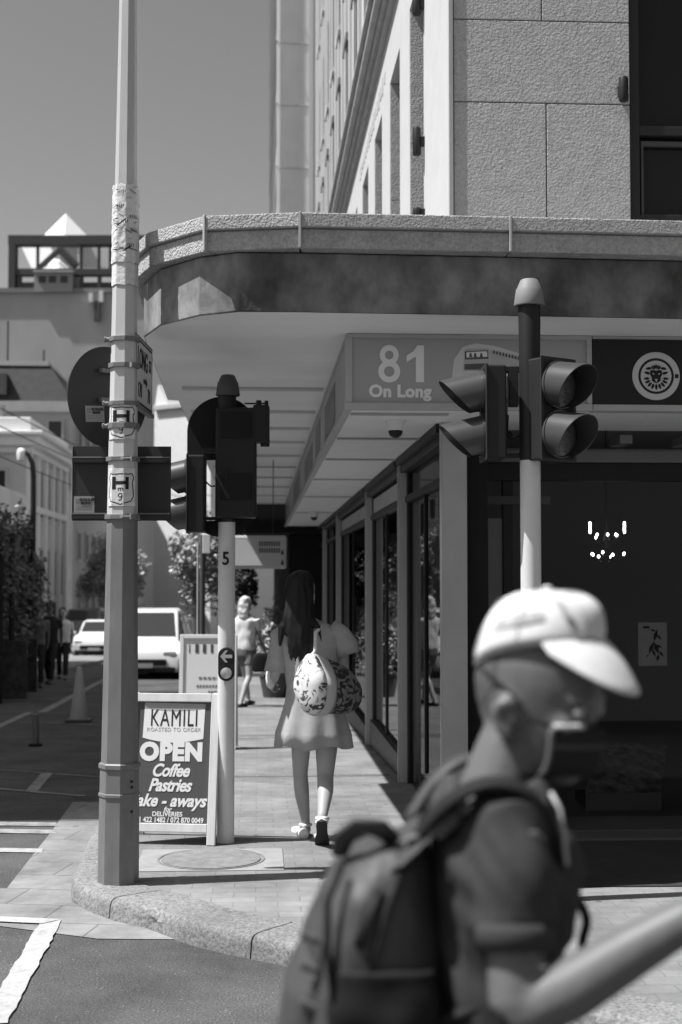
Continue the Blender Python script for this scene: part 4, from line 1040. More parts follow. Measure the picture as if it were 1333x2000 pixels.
# grey domed housing behind the signal pole
gb = thing("litter_bin", "grey dome topped litter bin just showing behind the white cap", "bin", Vector((atD(1003,1130,7.5).x, atD(1003,1130,7.5).y, 0)))
bcx = gb.location.copy(); zt_ = EYE+(1130-1158)*7.5/FPX
w = MB(); w.lathe([(.125,.0),(.128,.02),(.128,zt_-.13)], bcx, 32); build(w, "drum", DGREY, gb, smooth=40)
w = MB(); w.lathe([(.134,zt_-.135),(.132,zt_-.09),(.115,zt_-.05),(.085,zt_-.02),(.045,zt_-.004),(.001,zt_)], bcx, 32); build(w, "dome_lid", mat("bin_lid", .12, .5, .4), gb, smooth=60)
# slim post with a small white box, and the sign hung under the canopy
D1 = 15.5
pp = thing("sign_post", "slim dark post with a small white box at its top behind the menu board", "post", Vector((atD(396,1130,D1).x, atD(396,1130,D1).y, zp(D1))))
w = MB(); a = pp.location.copy(); w.lathe([(.030,0),(.030,EYE-zp(D1)+(1130-1050)*D1/FPX)], a, 12); build(w, "post", DGREY, pp, smooth=40)
w = MB(); w.lathe([(.012,.2),(.012,EYE-zp(D1)+(1130-1060)*D1/FPX)], a-U*.05, 10); build(w, "conduit", LGREY, pp, smooth=40)
w = MB(); w.obox(atD(404, 1062, D1-.05), .085, .06, .21, U, V, Z); build(w, "white_box", WHITE, pp, bevel=.006)
D2 = 16.5
hs = thing("hanging_sign", "pale rectangular shop sign hanging under the canopy above the blonde woman", "sign", atD(512, 1078, D2))
p0 = atD(452, 1046, D2); p1 = atD(561, 1111, D2); cc_ = (p0+p1)/2; Wd = (p1-p0).dot(U); Hh = p0.z-p1.z
w = MB(); w.obox(cc_, Wd, .10, Hh, U, V, Z); build(w, "sign_box", LGREY, hs, bevel=.03)
w = MB(); w.prism([(-Wd*.46,-Hh*.40),(Wd*.06,-Hh*.40),(-Wd*.08,.0),(-Wd*.22,Hh*.38),(-Wd*.46,Hh*.38)], cc_-V*.053, U, Z, 0, .001); build(w, "pale_panel", WHITE, hs)
w = MB()
for row, n_ in ((.25,9),(.05,9)):
    for j in range(n_): w.obox(cc_+U*(Wd*(.02+.043*j))+Z*(Hh*row)-V*.053, .019, .001, .055, U, V, Z)
build(w, "sign_print", DGREY, hs)
w = MB()
for fz in (.0,-.30): w.prism([(-.018,-.03),(.018,-.03),(.010,.01),(0,.035),(-.010,.01)], cc_+U*(Wd*.42)+Z*(Hh*fz)-V*.052, U, Z, 0, .001)
build_each(w, "bottle_mark", INK, hs)
w = MB(); w.tube([cc_+U*(Wd*.25)+Z*Hh/2, Vector((cc_.x,cc_.y,2.98))+U*(Wd*.25)], .006, 6); w.tube([cc_-U*(Wd*.25)+Z*Hh/2, Vector((cc_.x,cc_.y,2.98))-U*(Wd*.25)], .006, 6); build(w, "hanger", DARK, hs)
# ------------------------------------------------------------------ trees and plants
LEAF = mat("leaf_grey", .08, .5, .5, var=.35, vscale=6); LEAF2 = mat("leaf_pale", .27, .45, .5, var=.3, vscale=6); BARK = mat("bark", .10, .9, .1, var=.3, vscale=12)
def leaves(q, c, rx, ry, rz, n, s, clumps=14, seed=0):
    r_ = random.Random(seed); cl = []
    for k in range(clumps):
        while True:
            p = Vector((r_.uniform(-1,1), r_.uniform(-1,1), r_.uniform(-1,1)))
            if p.length < 1: break
        cl.append((Vector((p.x*rx, p.y*ry, p.z*rz)), r_.uniform(.25,.5)))
    for k in range(n):
        p, rr = r_.choice(cl); d = Vector((r_.gauss(0,1), r_.gauss(0,1), r_.gauss(0,1))).normalized()*rr*r_.random()**.4
        o = c+p+Vector((d.x*rx, d.y*ry, d.z*rz)); a = Vector((r_.gauss(0,1), r_.gauss(0,1), r_.gauss(0,1))).normalized(); b = a.orthogonal().normalized(); l = s*r_.uniform(.6,1.3)
        q.add([o-a*l, o+b*l*.5, o+a*l, o-b*l*.5], [(0,1,2,3)])
    return cl
def tree(label, base, h, rx, rz, n=2600, s=.09, m=None, seed=1, trunk=.12, group=None):
    t = thing("street_tree", label, "tree", base, 0, group)
    c = Vector(base)+Z*(h-rz); q = MB(); cl = leaves(q, c, rx, rx, rz, int(n*1.7), s, 24, seed); build(q, "crown", m or LEAF, t)
    q = MB(); q.tube([Vector(base)-Z*.1, Vector(base)+Z*h*.3, c-Z*rz*.3, c+Z*rz*.3], [trunk, trunk*.8, trunk*.6, trunk*.15], 10)
    for p, _ in cl[:9]: q.tube([c-Z*rz*.5, c+p*.45-Z*rz*.15, c+p], [trunk*.45, trunk*.25, trunk*.06], 6)
    build(q, "trunk", BARK, t); return t
def G(px, D): v = atD(px, 1130, D); return Vector((v.x, v.y, zp(v.y)))
def GR(px, D): v = atD(px, 1130, D); return Vector((v.x, v.y, zr(v.y)))
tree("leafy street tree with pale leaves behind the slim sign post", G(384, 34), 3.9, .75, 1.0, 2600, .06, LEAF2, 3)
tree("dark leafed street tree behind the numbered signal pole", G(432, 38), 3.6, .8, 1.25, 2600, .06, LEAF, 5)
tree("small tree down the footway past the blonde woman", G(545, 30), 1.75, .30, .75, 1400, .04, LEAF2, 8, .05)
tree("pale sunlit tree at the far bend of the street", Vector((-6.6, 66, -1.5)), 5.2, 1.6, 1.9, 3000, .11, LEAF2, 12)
def planter(label, base, h, r, m, seed):
    t = thing("planter", label, "plant", base, 0, "planters and plants")
    q = MB(); q.lathe([(r*.7,0),(r*.95,.35),(r,.36),(r,.40),(r*.85,.40),(r*.8,.34)], base, 20); build(q, "pot", DGREY, t, smooth=40)
    q = MB(); leaves(q, Vector(base)+Z*(.4+h/2), r*1.15, r*1.15, h/2, 900, .045, 12, seed); build(q, "foliage", m, t)
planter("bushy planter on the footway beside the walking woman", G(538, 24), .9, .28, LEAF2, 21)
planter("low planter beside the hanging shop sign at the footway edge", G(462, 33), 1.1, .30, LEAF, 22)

# ------------------------------------------------------------------ buildings down the street
def facade(par, o, ux, n, L, H, rows, cols, m_w, m_f, wz0=.35, wh=.6, ww=.55, name="window"):
    """windows as framed openings on a wall face starting at o, running L along ux, outward normal n"""
    rh, cw = H/rows, L/cols
    for r in range(rows):
        for c in range(cols):
            ctr = Vector(o)+ux*(cw*(c+.5))+Z*(rh*(r+wz0+wh/2-.05))
            q = MB(); fw, fh, e = cw*ww, rh*wh, .12
            for (cx, cz, sx, sz) in ((0, fh/2, fw+e, e),(0,-fh/2,fw+e*1.8,e),(-fw/2,0,e,fh-e),(fw/2,0,e,fh-e)): q.obox(ctr+ux*cx+Z*cz+n*.05, sx, .14, sz, ux, n, Z)
            wi = build(q, name, m_f, par)
            q = MB(); q.obox(ctr+n*.012, fw-e, .02, fh-e, ux, n, Z); build(q, "pane", m_w, wi)
WIN = mat("far_window", .035, .25, .4)
# the corner block across the street whose shadow lies over the roadway
lb = thing("street_block", "long plain block on the left side of the street shading the roadway", "building", (-14, 16, 0))
w = MB(); w.box(-22, -8.7, 9.35, 27.0, -.2, 13.4); build(w, "wall", LGREY, lb)
w = MB(); w.box(-22.2, -8.5, 9.2, 27.1, 13.401, 13.75); build(w, "parapet", MGREY, lb)
facade(lb, (-8.7, 26.6, .4), -Y, X, 16.8, 12.6, 3, 5, WIN, MGREY)
lb2 = thing("street_block", "lower plain block next along the left side of the street", "building", (-14, 36, 0))
w = MB(); w.box(-22, -8.7, 27.2, 46, -1.4, 8.8); build(w, "wall", MGREY, lb2)
w = MB(); w.box(-22.1, -8.55, 27.15, 46.1, 8.801, 9.1); build(w, "parapet", LGREY, lb2)
facade(lb2, (-8.7, 45.6, -.6), -Y, X, 18, 9.0, 3, 6, WIN, LGREY)
# classical white building with a heavy cornice
wb = thing("classical_building", "white classical building with cornice and pilasters at the left edge", "building", (-13, 62, -1.5))
W1 = mat("stucco_white", .52, .8, .2, var=.08, vscale=.8)
w = MB(); w.box(-22, -9.2, 57, 68, -1.6, 6.6); build(w, "wall", W1, wb)
w = MB()
for p, z0, z1 in ((.25,6.601,6.85),(.55,6.851,7.25),(.75,7.251,7.42),(.2,7.421,8.0)): w.box(-22, -9.2+p, 57-p, 68, z0, z1)
build(w, "cornice", WHITE, wb, bevel=.04)
w = MB(); w.box(-22,-9.0,56.8,68,4.3,4.55); build(w, "string_course", WHITE, wb)
w = MB()
for k in range(6): w.box(-9.199, -9.02, 57.0+k*2.14, 57.45+k*2.14, -1.5, 4.29); w.box(-9.199,-9.02,57.0+k*2.14,57.45+k*2.14,4.56,6.6)
build(w, "pilaster_order", WHITE, wb)
facade(wb, (-9.2, 67.6, -.2), -Y, X, 10.4, 6.6, 2, 5, WIN, LGREY, wh=.62, ww=.42)
facade(wb, (-15.5, 57, 2.2), X, -Y, 6.0, 4.4, 1, 4, WIN, LGREY, wh=.55, ww=.4)
# building with the dark mansard behind it
mb_ = thing("mansard_building", "grey building with a dark mansard roof behind the white classical one", "building", (-13, 78, -1.5))
w = MB(); w.box(-26, -9.55, 74, 92, -1.8, 10.2); build(w, "wall", mat("stucco_grey", .40, .85, .2, var=.1, vscale=.7), mb_)
w = MB(); w.box(-26, -9.3, 73.8, 92, 10.201, 10.75); build(w, "cornice", LGREY, mb_)
w = MB(); z0, z1 = 10.751, 12.75
w.loft([[Vector((-26,74,z0)),Vector((-9.6,74,z0)),Vector((-9.6,92,z0)),Vector((-26,92,z0))],[Vector((-26,75,z1)),Vector((-10.9,75,z1)),Vector((-10.9,91,z1)),Vector((-26,91,z1))]]); rf = build(w, "mansard_roof", mat("slate", .03, .7, .3, var=.25, vscale=3), mb_)
w = MB(); w.box(-26,-11.0,74.9,91,12.751,13.0); build(w, "roof_edge", LGREY, rf)
w = MB()
for x0 in (-17.2, -14.6): w.box(x0, x0+1.6, 73.95, 74.8, 11.1, 12.2)
build_each(w, "dormer", DGREY, rf)
w = MB(); w.box(-10.15,-9.75,76,77.2,11.2,12.4); build(w, "dormer", LGREY, rf)
facade(mb_, (-17.5, 74, 6.9), X, -Y, 7.8, 3.2, 1, 5, WIN, LGREY, wh=.6, ww=.5)
facade(mb_, (-9.55, 91.5, -1), -Y, X, 17, 11, 4, 5, WIN, LGREY, wh=.55, ww=.38)
facade(wb, (-15.5, 57, -1.2), X, -Y, 6.0, 3.4, 1, 4, WIN, LGREY, wh=.6, ww=.5)
# tall blank slab with a pergola and glass pyramids on its roof
DT = 150.0; ft = DT/FPX
def far(px, py, D=DT): return atD(px, py, D)
tb = thing("blank_slab_building", "huge blank walled building with a rooftop pergola and white pyramids", "building", (far(100,1130).x, far(100,1130).y, -1.5))
x0, x1 = far(-260,1130), far(316,1130)
c = (x0+x1)/2; c.z = (far(0,572).z-1.5)/2
w = MB(); w.obox(c+V*12, (x1-x0).dot(U), 24, far(0,572).z+1.5, U, V, Z); build(w, "wall", mat("blank_render", .40, .9, .1, var=.14, vscale=.16, stretch=(1,1,.5)), tb)
w = MB(); a = far(0,568); w.obox((x0+x1)/2*1.0+Z*(a.z-(x0.z+x1.z)/2)+V*11.9, (x1-x0).dot(U)+.4, 24.4, .5, U, V, Z); build(w, "wall_coping", MGREY, tb)
PERG = mat("pergola_grey", .075, .8, .2)
def fbox(q, px0, px1, py0, py1, d0, d1):
    a, b = far(px0, py1), far(px1, py0); m_ = (a+b)/2; q.obox(m_+V*((d0+d1)/2), (b-a).dot(U), d1-d0, b.z-a.z, U, V, Z)
w = MB(); fbox(w, 16, 330, 459, 477, 0, 1.5); fbox(w, 16, 30, 477, 566, .0, 1.5); fbox(w, 30, 330, 524, 536, .1, 1.4)
for px in (70, 155, 190, 212, 250, 290): fbox(w, px, px+4, 477, 524, .2, 1.0)
for px in (34, 66, 155, 190, 240, 290): fbox(w, px, px+6, 536, 566, .2, 1.0)
build(w, "pergola", PERG, tb)
w = MB(); fbox(w, 24, 330, 536, 567, 4, 10); build(w, "penthouse_wall", mat("penthouse_dark", .04, .8, .2), tb)
w = MB(); fbox(w, 69, 144, 534, 572, -.5, 3.9); ph = build(w, "lodge", mat("lodge_grey", .28, .8, .2), tb)
w = MB()
for px in (78, 98, 120): fbox(w, px, px+14, 541, 554, -.56, -.5)
build(w, "window", WIN, ph)
w = MB(); fbox(w, 68, 146, 531, 534, -.8, 4); build(w, "eaves", LGREY, ph)
PYR = mat("white_sail", .66, .6, .3)
def pyramid(apx, apy, bx0, bx1, by, d, name="pyramid"):
    ap = far(apx, apy, DT+d); a = far(bx0, by, DT+d-6); b = far(bx1, by, DT+d-2); c_ = b+V*8-U*1; e = a+V*10
    mid = far(apx-3, by, DT+d-8.5)
    q = MB(); q.add([a, mid, b, c_, e, ap], [(0,1,5),(1,2,5),(2,3,5),(3,4,5),(4,0,5),(0,4,3,2,1)]); return build(q, name, PYR, tb)
pyramid(129, 417, 84, 172, 462, 16); pyramid(118, 490, 78, 150, 524, 14)
w = MB(); w.add([far(41,479,DT+13), far(120,479,DT+13), far(76,524,DT+12), far(62,524,DT+12)], [(0,1,2,3)]); w.add([far(122,479,DT+13.5), far(152,479,DT+13.5), far(152,524,DT+13.5), far(140,515,DT+13.5)], [(0,1,2,3)]); w.add([far(158,480,DT+13.5), far(300,480,DT+13.5), far(300,523,DT+13.5), far(158,523,DT+13.5)], [(0,1,2,3)])
build_each(w, "white_awning", PYR, tb, solid=.15)
w = MB(); w.tube([far(78,523,DT+8), far(118,486,DT+8)], .35, 6); w.tube([far(118,486,DT+8), far(150,520,DT+8)], .45, 6); build_each(w, "raking_beam", PERG, tb)
w = MB(); fbox(w, 176, 183, 575, 592, -.8, -.1); fbox(w, 196, 204, 571, 592, -.8, -.1); build_each(w, "white_tank", WHITE, tb)
w = MB(); fbox(w, 186, 198, 590, 628, -.7, -.1); build(w, "vent_stack", DGREY, tb)
# pale modern fronts and a white gable at the end of the street
mw = thing("pale_building", "pale flat building with tall windows beyond the direction board", "building", (-9, 100, -2))
a, b = far(128,1130,100), far(268,1130,100); c = (a+b)/2; H = far(0,785,100).z+2; c.z = H/2-2
w = MB(); w.obox(c+V*6, (b-a).dot(U), 12, H, U, V, Z); build(w, "wall", mat("pale_render", .40, .8, .2, var=.08, vscale=.5), mw)
facade(mw, Vector((a.x, a.y, -.5)), U, -V, (b-a).dot(U), H-2.4, 5, 5, WIN, LGREY, wh=.7, ww=.55)
gw = thing("white_gabled_house", "bright white gabled house at the end of the street beside the canopy", "building", (-7, 88, -2))
a, b = far(300,1130,88), far(364,1130,88); W = (b-a).dot(U); o = Vector((a.x,a.y,-2)); UG = (U*.78-V*.626); H = far(0,800,88).z+2; Hp = far(0,752,88).z+2
w = MB(); w.prism([(0,0),(W*2.4,0),(W*2.4,H*.94),(W*1.3,H),(W*.62,H+.2),(W*.15,Hp),(0,H+.05)], o, UG, Z, -10, 0); build(w, "wall", mat("gable_white", .66, .8, .2, var=.04), gw)
w = MB(); w.obox(o+UG*(W*.72)+Z*(H+.06), W*1.3, .5, .35, UG, Z.cross(UG), Z); build(w, "moulding", LGREY, gw, bevel=.05)
gd = thing("grey_tower", "mid grey slab with faint windows seen between the pole and the signal", "building", (-9, 120, -2))
a, b = far(262,1130,120), far(345,1130,120); c = (a+b)/2; H = far(0,866,120).z+2; c.z = H/2-2
w = MB(); w.obox(c+V*5, (b-a).dot(U), 10, H, U, V, Z); build(w, "wall", mat("slab_grey", .20, .9, .1, var=.15, vscale=.4), gd)
facade(gd, Vector((a.x, a.y, 1)), U, -V, (b-a).dot(U), H-3.2, 5, 3, WIN, DGREY, wh=.5, ww=.6)
fe = thing("street_end_building", "dark row of shops closing the far end of the street", "building", (-4, 130, -2))
a, b = far(-300,1130,135), far(640,1130,135); c = (a+b)/2; H = far(0,1075,135).z+2; c.z = H/2-2
w = MB(); w.obox(c+V*5, (b-a).dot(U), 10, H, U, V, Z); build(w, "wall", mat("far_shops", .10, .9, .1, var=.5, vscale=.35), fe)
w = MB(); w.obox(Vector((c.x,c.y,1.6))-V*.8, (b-a).dot(U), 1.6, .3, U, V, Z); build(w, "awning", MGREY, fe)

w = MB()
for x, h in ((-20,1.2),(-16,.7),(-13,1.8),(-11.5,.9)): w.box(x, x+.8, 60, 60.8, 8.0, 8.0+h)
build_each(w, "roof_vent", MGREY, wb)
w = MB()
for x, h in ((-18,2.2),(-14,3.0),(-12,1.4)): w.tube([(x,80,13.0),(x,80,13.0+h)], .05, 6)
build_each(w, "aerial", DARK, mb_)
for k, (z0, y0, y1) in enumerate(((6.4,30,100),(6.0,34,96),(5.2,40,92))):
    c_ = tag(build(MB().tube([Vector((-8.6,y0,z0+.4)).lerp(Vector((-1.2-k*.8,y1,z0+.6)), t/12)-Z*(.7*math.sin(math.pi*t/12)) for t in range(13)], .018, 5), "overhead_cable", BLACK), ["highest thin cable strung across the far street", "middle thin cable strung across the far street", "lowest thin cable strung across the far street"][k], "cable", "cables over the street")
# ------------------------------------------------------------------ left footway, terrace and its things
w = MB()
for a, b in zip(YS[:-3], YS[1:-2]): w.add([(-8.7,a,zp(a)),(-5.2,a,zp(a)),(-5.2,b,zp(b)),(-8.7,b,zp(b)),(-5.2,a,zr(a)-.1),(-5.2,b,zr(b)-.1)], [(0,1,2,3),(1,4,5,2)])
struct(build(w, "footway", SLAB))
def Lp(px, D, road=True): return GR(px, D) if road else G(px, D)
tr = thing("terrace_shelter", "pavement terrace shelter with pale roof sheets at the left edge", "shelter", (-4.4, 27, -.6))
w = MB()
w.add([atD(-120,905,22), atD(53,968,31), atD(57,1045,31), atD(-120,1015,22)], [(0,1,2,3)]); build(w, "roof_sheet", mat("canvas_pale", .55, .7, .2, var=.12, vscale=1.2), tr, solid=.03)
w = MB(); w.add([atD(-160,1010,22), atD(56,1046,31), atD(50,1078,31.2), atD(-160,1085,22.2)], [(0,1,2,3)]); build(w, "valance", mat("valance_mottled", .10, .8, .2, var=.7, vscale=4), tr, solid=.03)
w = MB()
for px, D in ((2, 24), (24, 25.5), (44, 29)):
    p = Lp(px, D); w.tube([p, p+Z*(atD(px,1040,D).z-p.z)], .05, 8)
build_each(w, "post", BLACK, tr)
w = MB()
for px, D, h in ((12, 24.6, 1.1),(36, 27, 1.1)):
    p = Lp(px, D); w.obox(p+Z*.55, .75, .04, 1.0, U, V, Z)
build_each(w, "screen", mat("screen_dark", .05, .6, .3, var=.6, vscale=8), tr)
w = MB()
for px, D in ((-20,24),(8,26),(30,28),(52,30)):
    p = Lp(px, D); leaves(w, p+Z*1.9, .42, .5, 1.5, 1700, .055, 14, 31+px)
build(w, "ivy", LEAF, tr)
w = MB(); a = Lp(-60,25); b = Lp(62,33); w.add([a, b, b+Z*3.3, a+Z*3.1], [(0,1,2,3)]); build(w, "back_screen", BLACKM, tr, solid=.05)
sp_ = thing("street_lamp", "black swan necked lamp post beside the terrace shelter", "lamp post", Lp(64, 30))
b0 = Lp(64, 30); b1 = atD(66, 930, 30)
w = MB(); w.tube([b0, b0+Z*1.2, atD(65,1050,30), b1, atD(64,905,30), atD(56,888,30), atD(44,880,30)], [.10,.075,.06,.06,.055,.05,.04], 10); build(w, "post", BLACK, sp_, smooth=60)
w = MB(); w.lathe([(.02,.1),(.07,.08),(.10,.0),(.085,-.16),(.02,-.18)], atD(42,884,30), 14); build(w, "lantern", WHITE, sp_, smooth=50)
bo_ = thing("banner_post", "dark banner post farther along the left footway", "post", Lp(107, 38))
b0 = Lp(107, 38); w = MB(); w.tube([b0, b0+Z*1.9], .045, 8); build(w, "post", BLACK, bo_); w = MB(); w.obox(b0+Z*1.55-U*.16, .26, .02, .5, U, V, Z); build(w, "banner", LGREY, bo_)
cn = thing("traffic_cone", "tall grey traffic cone standing on a painted line in the shade", "cone", GR(157, 19.6))
c = GR(157, 19.6); w = MB(); w.box(c.x-.17, c.x+.17, c.y-.17, c.y+.17, c.z+.008, c.z+.045); build(w, "base", DGREY, cn, bevel=.01)
w = MB(); w.lathe([(.125,.045),(.035,.74),(.028,.75),(.001,.755)], c, 24); k1 = build(w, "cone", mat("cone_grey", .40, .6, .3), cn, smooth=50)
w = MB(); w.lathe([(.095,.27),(.075,.42)], c+Z*0, 24, cap=False); build(w, "collar", LGREY, k1, smooth=50)
bl = thing("bollard", "short grey plastic bollard post in the shaded roadway", "bollard", GR(73, 15.8))
c = GR(73, 15.8); w = MB(); w.lathe([(.042,0),(.036,.33),(.034,.35),(.001,.362)], c, 16); build(w, "post", mat("bollard_grey", .15, .6, .3), bl, smooth=50)
w = MB(); w.lathe([(.075,.005),(.075,.025),(.043,.035)], c, 20); build(w, "foot", BLACKM, bl, smooth=40)

# ------------------------------------------------------------------ cars
def car(label, pos, rz, body, L=4.3, Wd=1.76, H=1.5, van=False, group="cars in the street"):
    t = thing("parked_car", label, "van" if van else "car", pos, rz, group)
    # local: x forward, z up
    q = MB(); h = Wd/2
    if van: prof = [(-L/2,.45,.92),(-L/2+.02,1.0,.97),(-L/2+.1,H*.82,.93),(-L/2+.35,H,.82),(L*.16,H,.82),(L*.34,H*.72,.93),(L/2-.15,H*.55,.94),(L/2,.70,.88),(L/2,.35,.85)]
    def sect(x, zlo, zsh, ztop, wt):
        return [Vector((x,-h*.92,zlo)),Vector((x,-h,zlo+.18)),Vector((x,-h,zsh-.06)),Vector((x,-h*.95,zsh)),Vector((x,-h*wt,ztop-.05)),Vector((x,-h*wt*.86,ztop)),Vector((x,h*wt*.86,ztop)),Vector((x,h*wt,ztop-.05)),Vector((x,h*.95,zsh)),Vector((x,h,zsh-.06)),Vector((x,h,zlo+.18)),Vector((x,h*.92,zlo))]
    sh = .92 if not van else 1.05
    if van: S = [(-L/2,.30,.8,.95,.88),(-L/2+.08,.22,sh,H*.9,.80),(-L/2+.3,.2,sh,H,.78),(L*.12,.2,sh,H,.76),(L*.30,.2,sh,H*.72,.80),(L*.36,.2,sh-.03,sh+.03,.84),(L/2-.12,.22,.82,.86,.80),(L/2,.28,.62,.66,.78)]
    else: S = [(-L/2,.34,.75,.82,.86),(-L/2+.10,.24,sh,sh+.06,.80),(-L*.36,.2,sh,H*.95,.74),(-L*.18,.2,sh,H,.72),(L*.06,.2,sh,H*.985,.72),(L*.24,.2,sh-.02,sh+.05,.80),(L*.40,.2,sh-.1,sh-.05,.82),(L/2-.06,.24,.70,.74,.80),(L/2,.32,.58,.62,.78)]
    q.loft([sect(*s) for s in S]); bd = build(q, "body", body, t, world=False, smooth=35, bevel=.02)
    gl = mat_glass
    ix = 3 if van else 4
    a, b = S[ix], S[ix+1]; q = MB()
    for f0, f1 in ((.10,.90),):
        def P(s0, s1, f, wf): x = s0[0]+(s1[0]-s0[0])*f; z = s0[3]+(s1[3]-s0[3])*f; wt = s0[4]+(s1[4]-s0[4])*f; return x+.012, h*wt*wf, z+.006
        x0_,y0_,z0_ = P(a,b,f0,.86); x1_,y1_,z1_ = P(a,b,f1,.92)
        q.quad(Vector((x0_,-y0_,z0_)),Vector((x0_,y0_,z0_)),Vector((x1_,y1_,z1_)),Vector((x1_,-y1_,z1_)))
    build(q, "windscreen", gl, bd, world=False)
    a, b = (S[2], S[1]); q = MB(); x0_,y0_,z0_ = P(a,b,.12,.86); x1_,y1_,z1_ = P(a,b,.85,.9)
    q.quad(Vector((x0_-.024,-y0_,z0_)),Vector((x0_-.024,y0_,z0_)),Vector((x1_-.024,y1_,z1_)),Vector((x1_-.024,-y1_,z1_))); build(q, "rear_window", gl, bd, world=False)
    q = MB()
    for sg_ in (-1,1):
        for xa, xb in ((-L*.30, -L*.07), (-L*.05, L*.15 if not van else L*.10)):
            zt_ = H-.16; q.quad(Vector((xa,sg_*h*.985,sh+.02)),Vector((xb,sg_*h*.985,sh+.02)),Vector((xb-.12,sg_*h*(.80),zt_)),Vector((xa+.10,sg_*h*(.80),zt_)))
    build_each(q, "side_window", gl, bd, world=False, solid=.01)
    for xx in (-L*.30, L*.31):
        for sg_ in (-1,1):
            c = Vector((xx, sg_*(h-.10), .32)); q = MB(); q.lathe([(.20,-.10),(.31,-.10),(.325,-.06),(.325,.06),(.31,.10),(.20,.10)], c, 24, Y); wl_ = build(q, "wheel", BLACKM, t, world=False, smooth=40)
            q = MB(); q.lathe([(.205,-.09),(.12,-.075),(.10,.075),(.205,.09)], c, 16, Y); build(q, "rim", LGREY, wl_, world=False)
    q = MB(); q.obox((L/2+.0, 0, .47), .06, Wd*.62, .15, X, Y, Z); q.obox((L/2-.01, 0, .30), .08, Wd*.86, .12, X, Y, Z); build(q, "grille", BLACKM, bd, world=False, bevel=.02)
    for sg_ in (-1,1):
        q = MB(); q.obox((L/2-.07, sg_*h*.70, .66), .14, .30, .13, X, Y, Z); build(q, "headlight", STEEL, bd, world=False, bevel=.03)
        q = MB(); q.obox((L*.17, sg_*(h+.10), sh+.06), .10, .18, .13, X, Y, Z); build(q, "wing_mirror", body, bd, world=False, bevel=.03)
    q = MB(); q.obox((L/2+.035, 0, .40), .01, .46, .11, X, Y, Z); build(q, "number_plate", LGREY, bd, world=False)
    return t
mat_glass = mat("car_glass", .03, .08, .6)
CARW = mat("car_white", .74, .3, .5, coat=.5); CARG = mat("car_silver", .30, .35, .5, metal=.3, coat=.5); CARD = mat("car_dark", .04, .3, .5, coat=.5)
def facing(): return R(-90)-YAW*.0
car("white car facing up the street beside the sandwich boards", GR(301, 36), R(-92), CARW, 4.4, 1.76, 1.70)
car("silver van standing at the far left kerb of the roadway", GR(168, 64), R(-90), CARG, 4.6, 1.85, 1.95, True)
car("pale car behind the silver van partly hidden by the octagonal pole", GR(197, 56), R(-90), CARW, 4.2, 1.72, 1.45)
car("dark parked car under the trees behind the white car", GR(345, 40), R(-90), CARD, 4.2, 1.72, 1.45)
car("silver parked car farthest down the street behind the slim post", GR(316, 58), R(-90), CARG, 4.2, 1.72, 1.5)
# ------------------------------------------------------------------ people
def hand(q, wrist, d, side, nrm, s=1., curl=.5):
    """palm and five fingers; d = pointing direction, side = towards the thumb, nrm = out of the back of the hand"""
    d = d.normalized(); side = (side-d*side.dot(d)).normalized(); nrm = d.cross(side)*(1 if d.cross(side).dot(nrm) > 0 else -1)
    q.loft([oval(wrist+d*t*s, side, nrm, a*s, b*s, 12, 2.6) for t, a, b in ((-.02,.026,.020),(.02,.032,.018),(.06,.041,.016),(.095,.040,.013),(.10,.034,.008))])
    for k, (off, ln) in enumerate(((.029,.070),(.010,.080),(-.010,.074),(-.029,.058))):
        p = wrist+d*.088*s+side*off*s; pts = [p]; ang = 0; dd = d
        for seg, f in enumerate((.45,.32,.25)):
            ang += curl*(.55 if seg == 0 else .75); dd = d*math.cos(ang)-nrm*math.sin(ang); pts.append(pts[-1]+dd*ln*f*s)
        q.tube(pts, [.0095*s,.009*s,.0082*s,.006*s], 8)
    p = wrist+d*.035*s+side*.034*s; d1 = (d*.65+side*.75-nrm*.2).normalized(); d2 = (d*.9+side*.3-nrm*.35).normalized()
    q.tube([p-side*.01*s, p+d1*.032*s, p+d1*.032*s+d2*.030*s, p+d1*.032*s+d2*.052*s], [.013*s,.011*s,.0095*s,.007*s], 8)
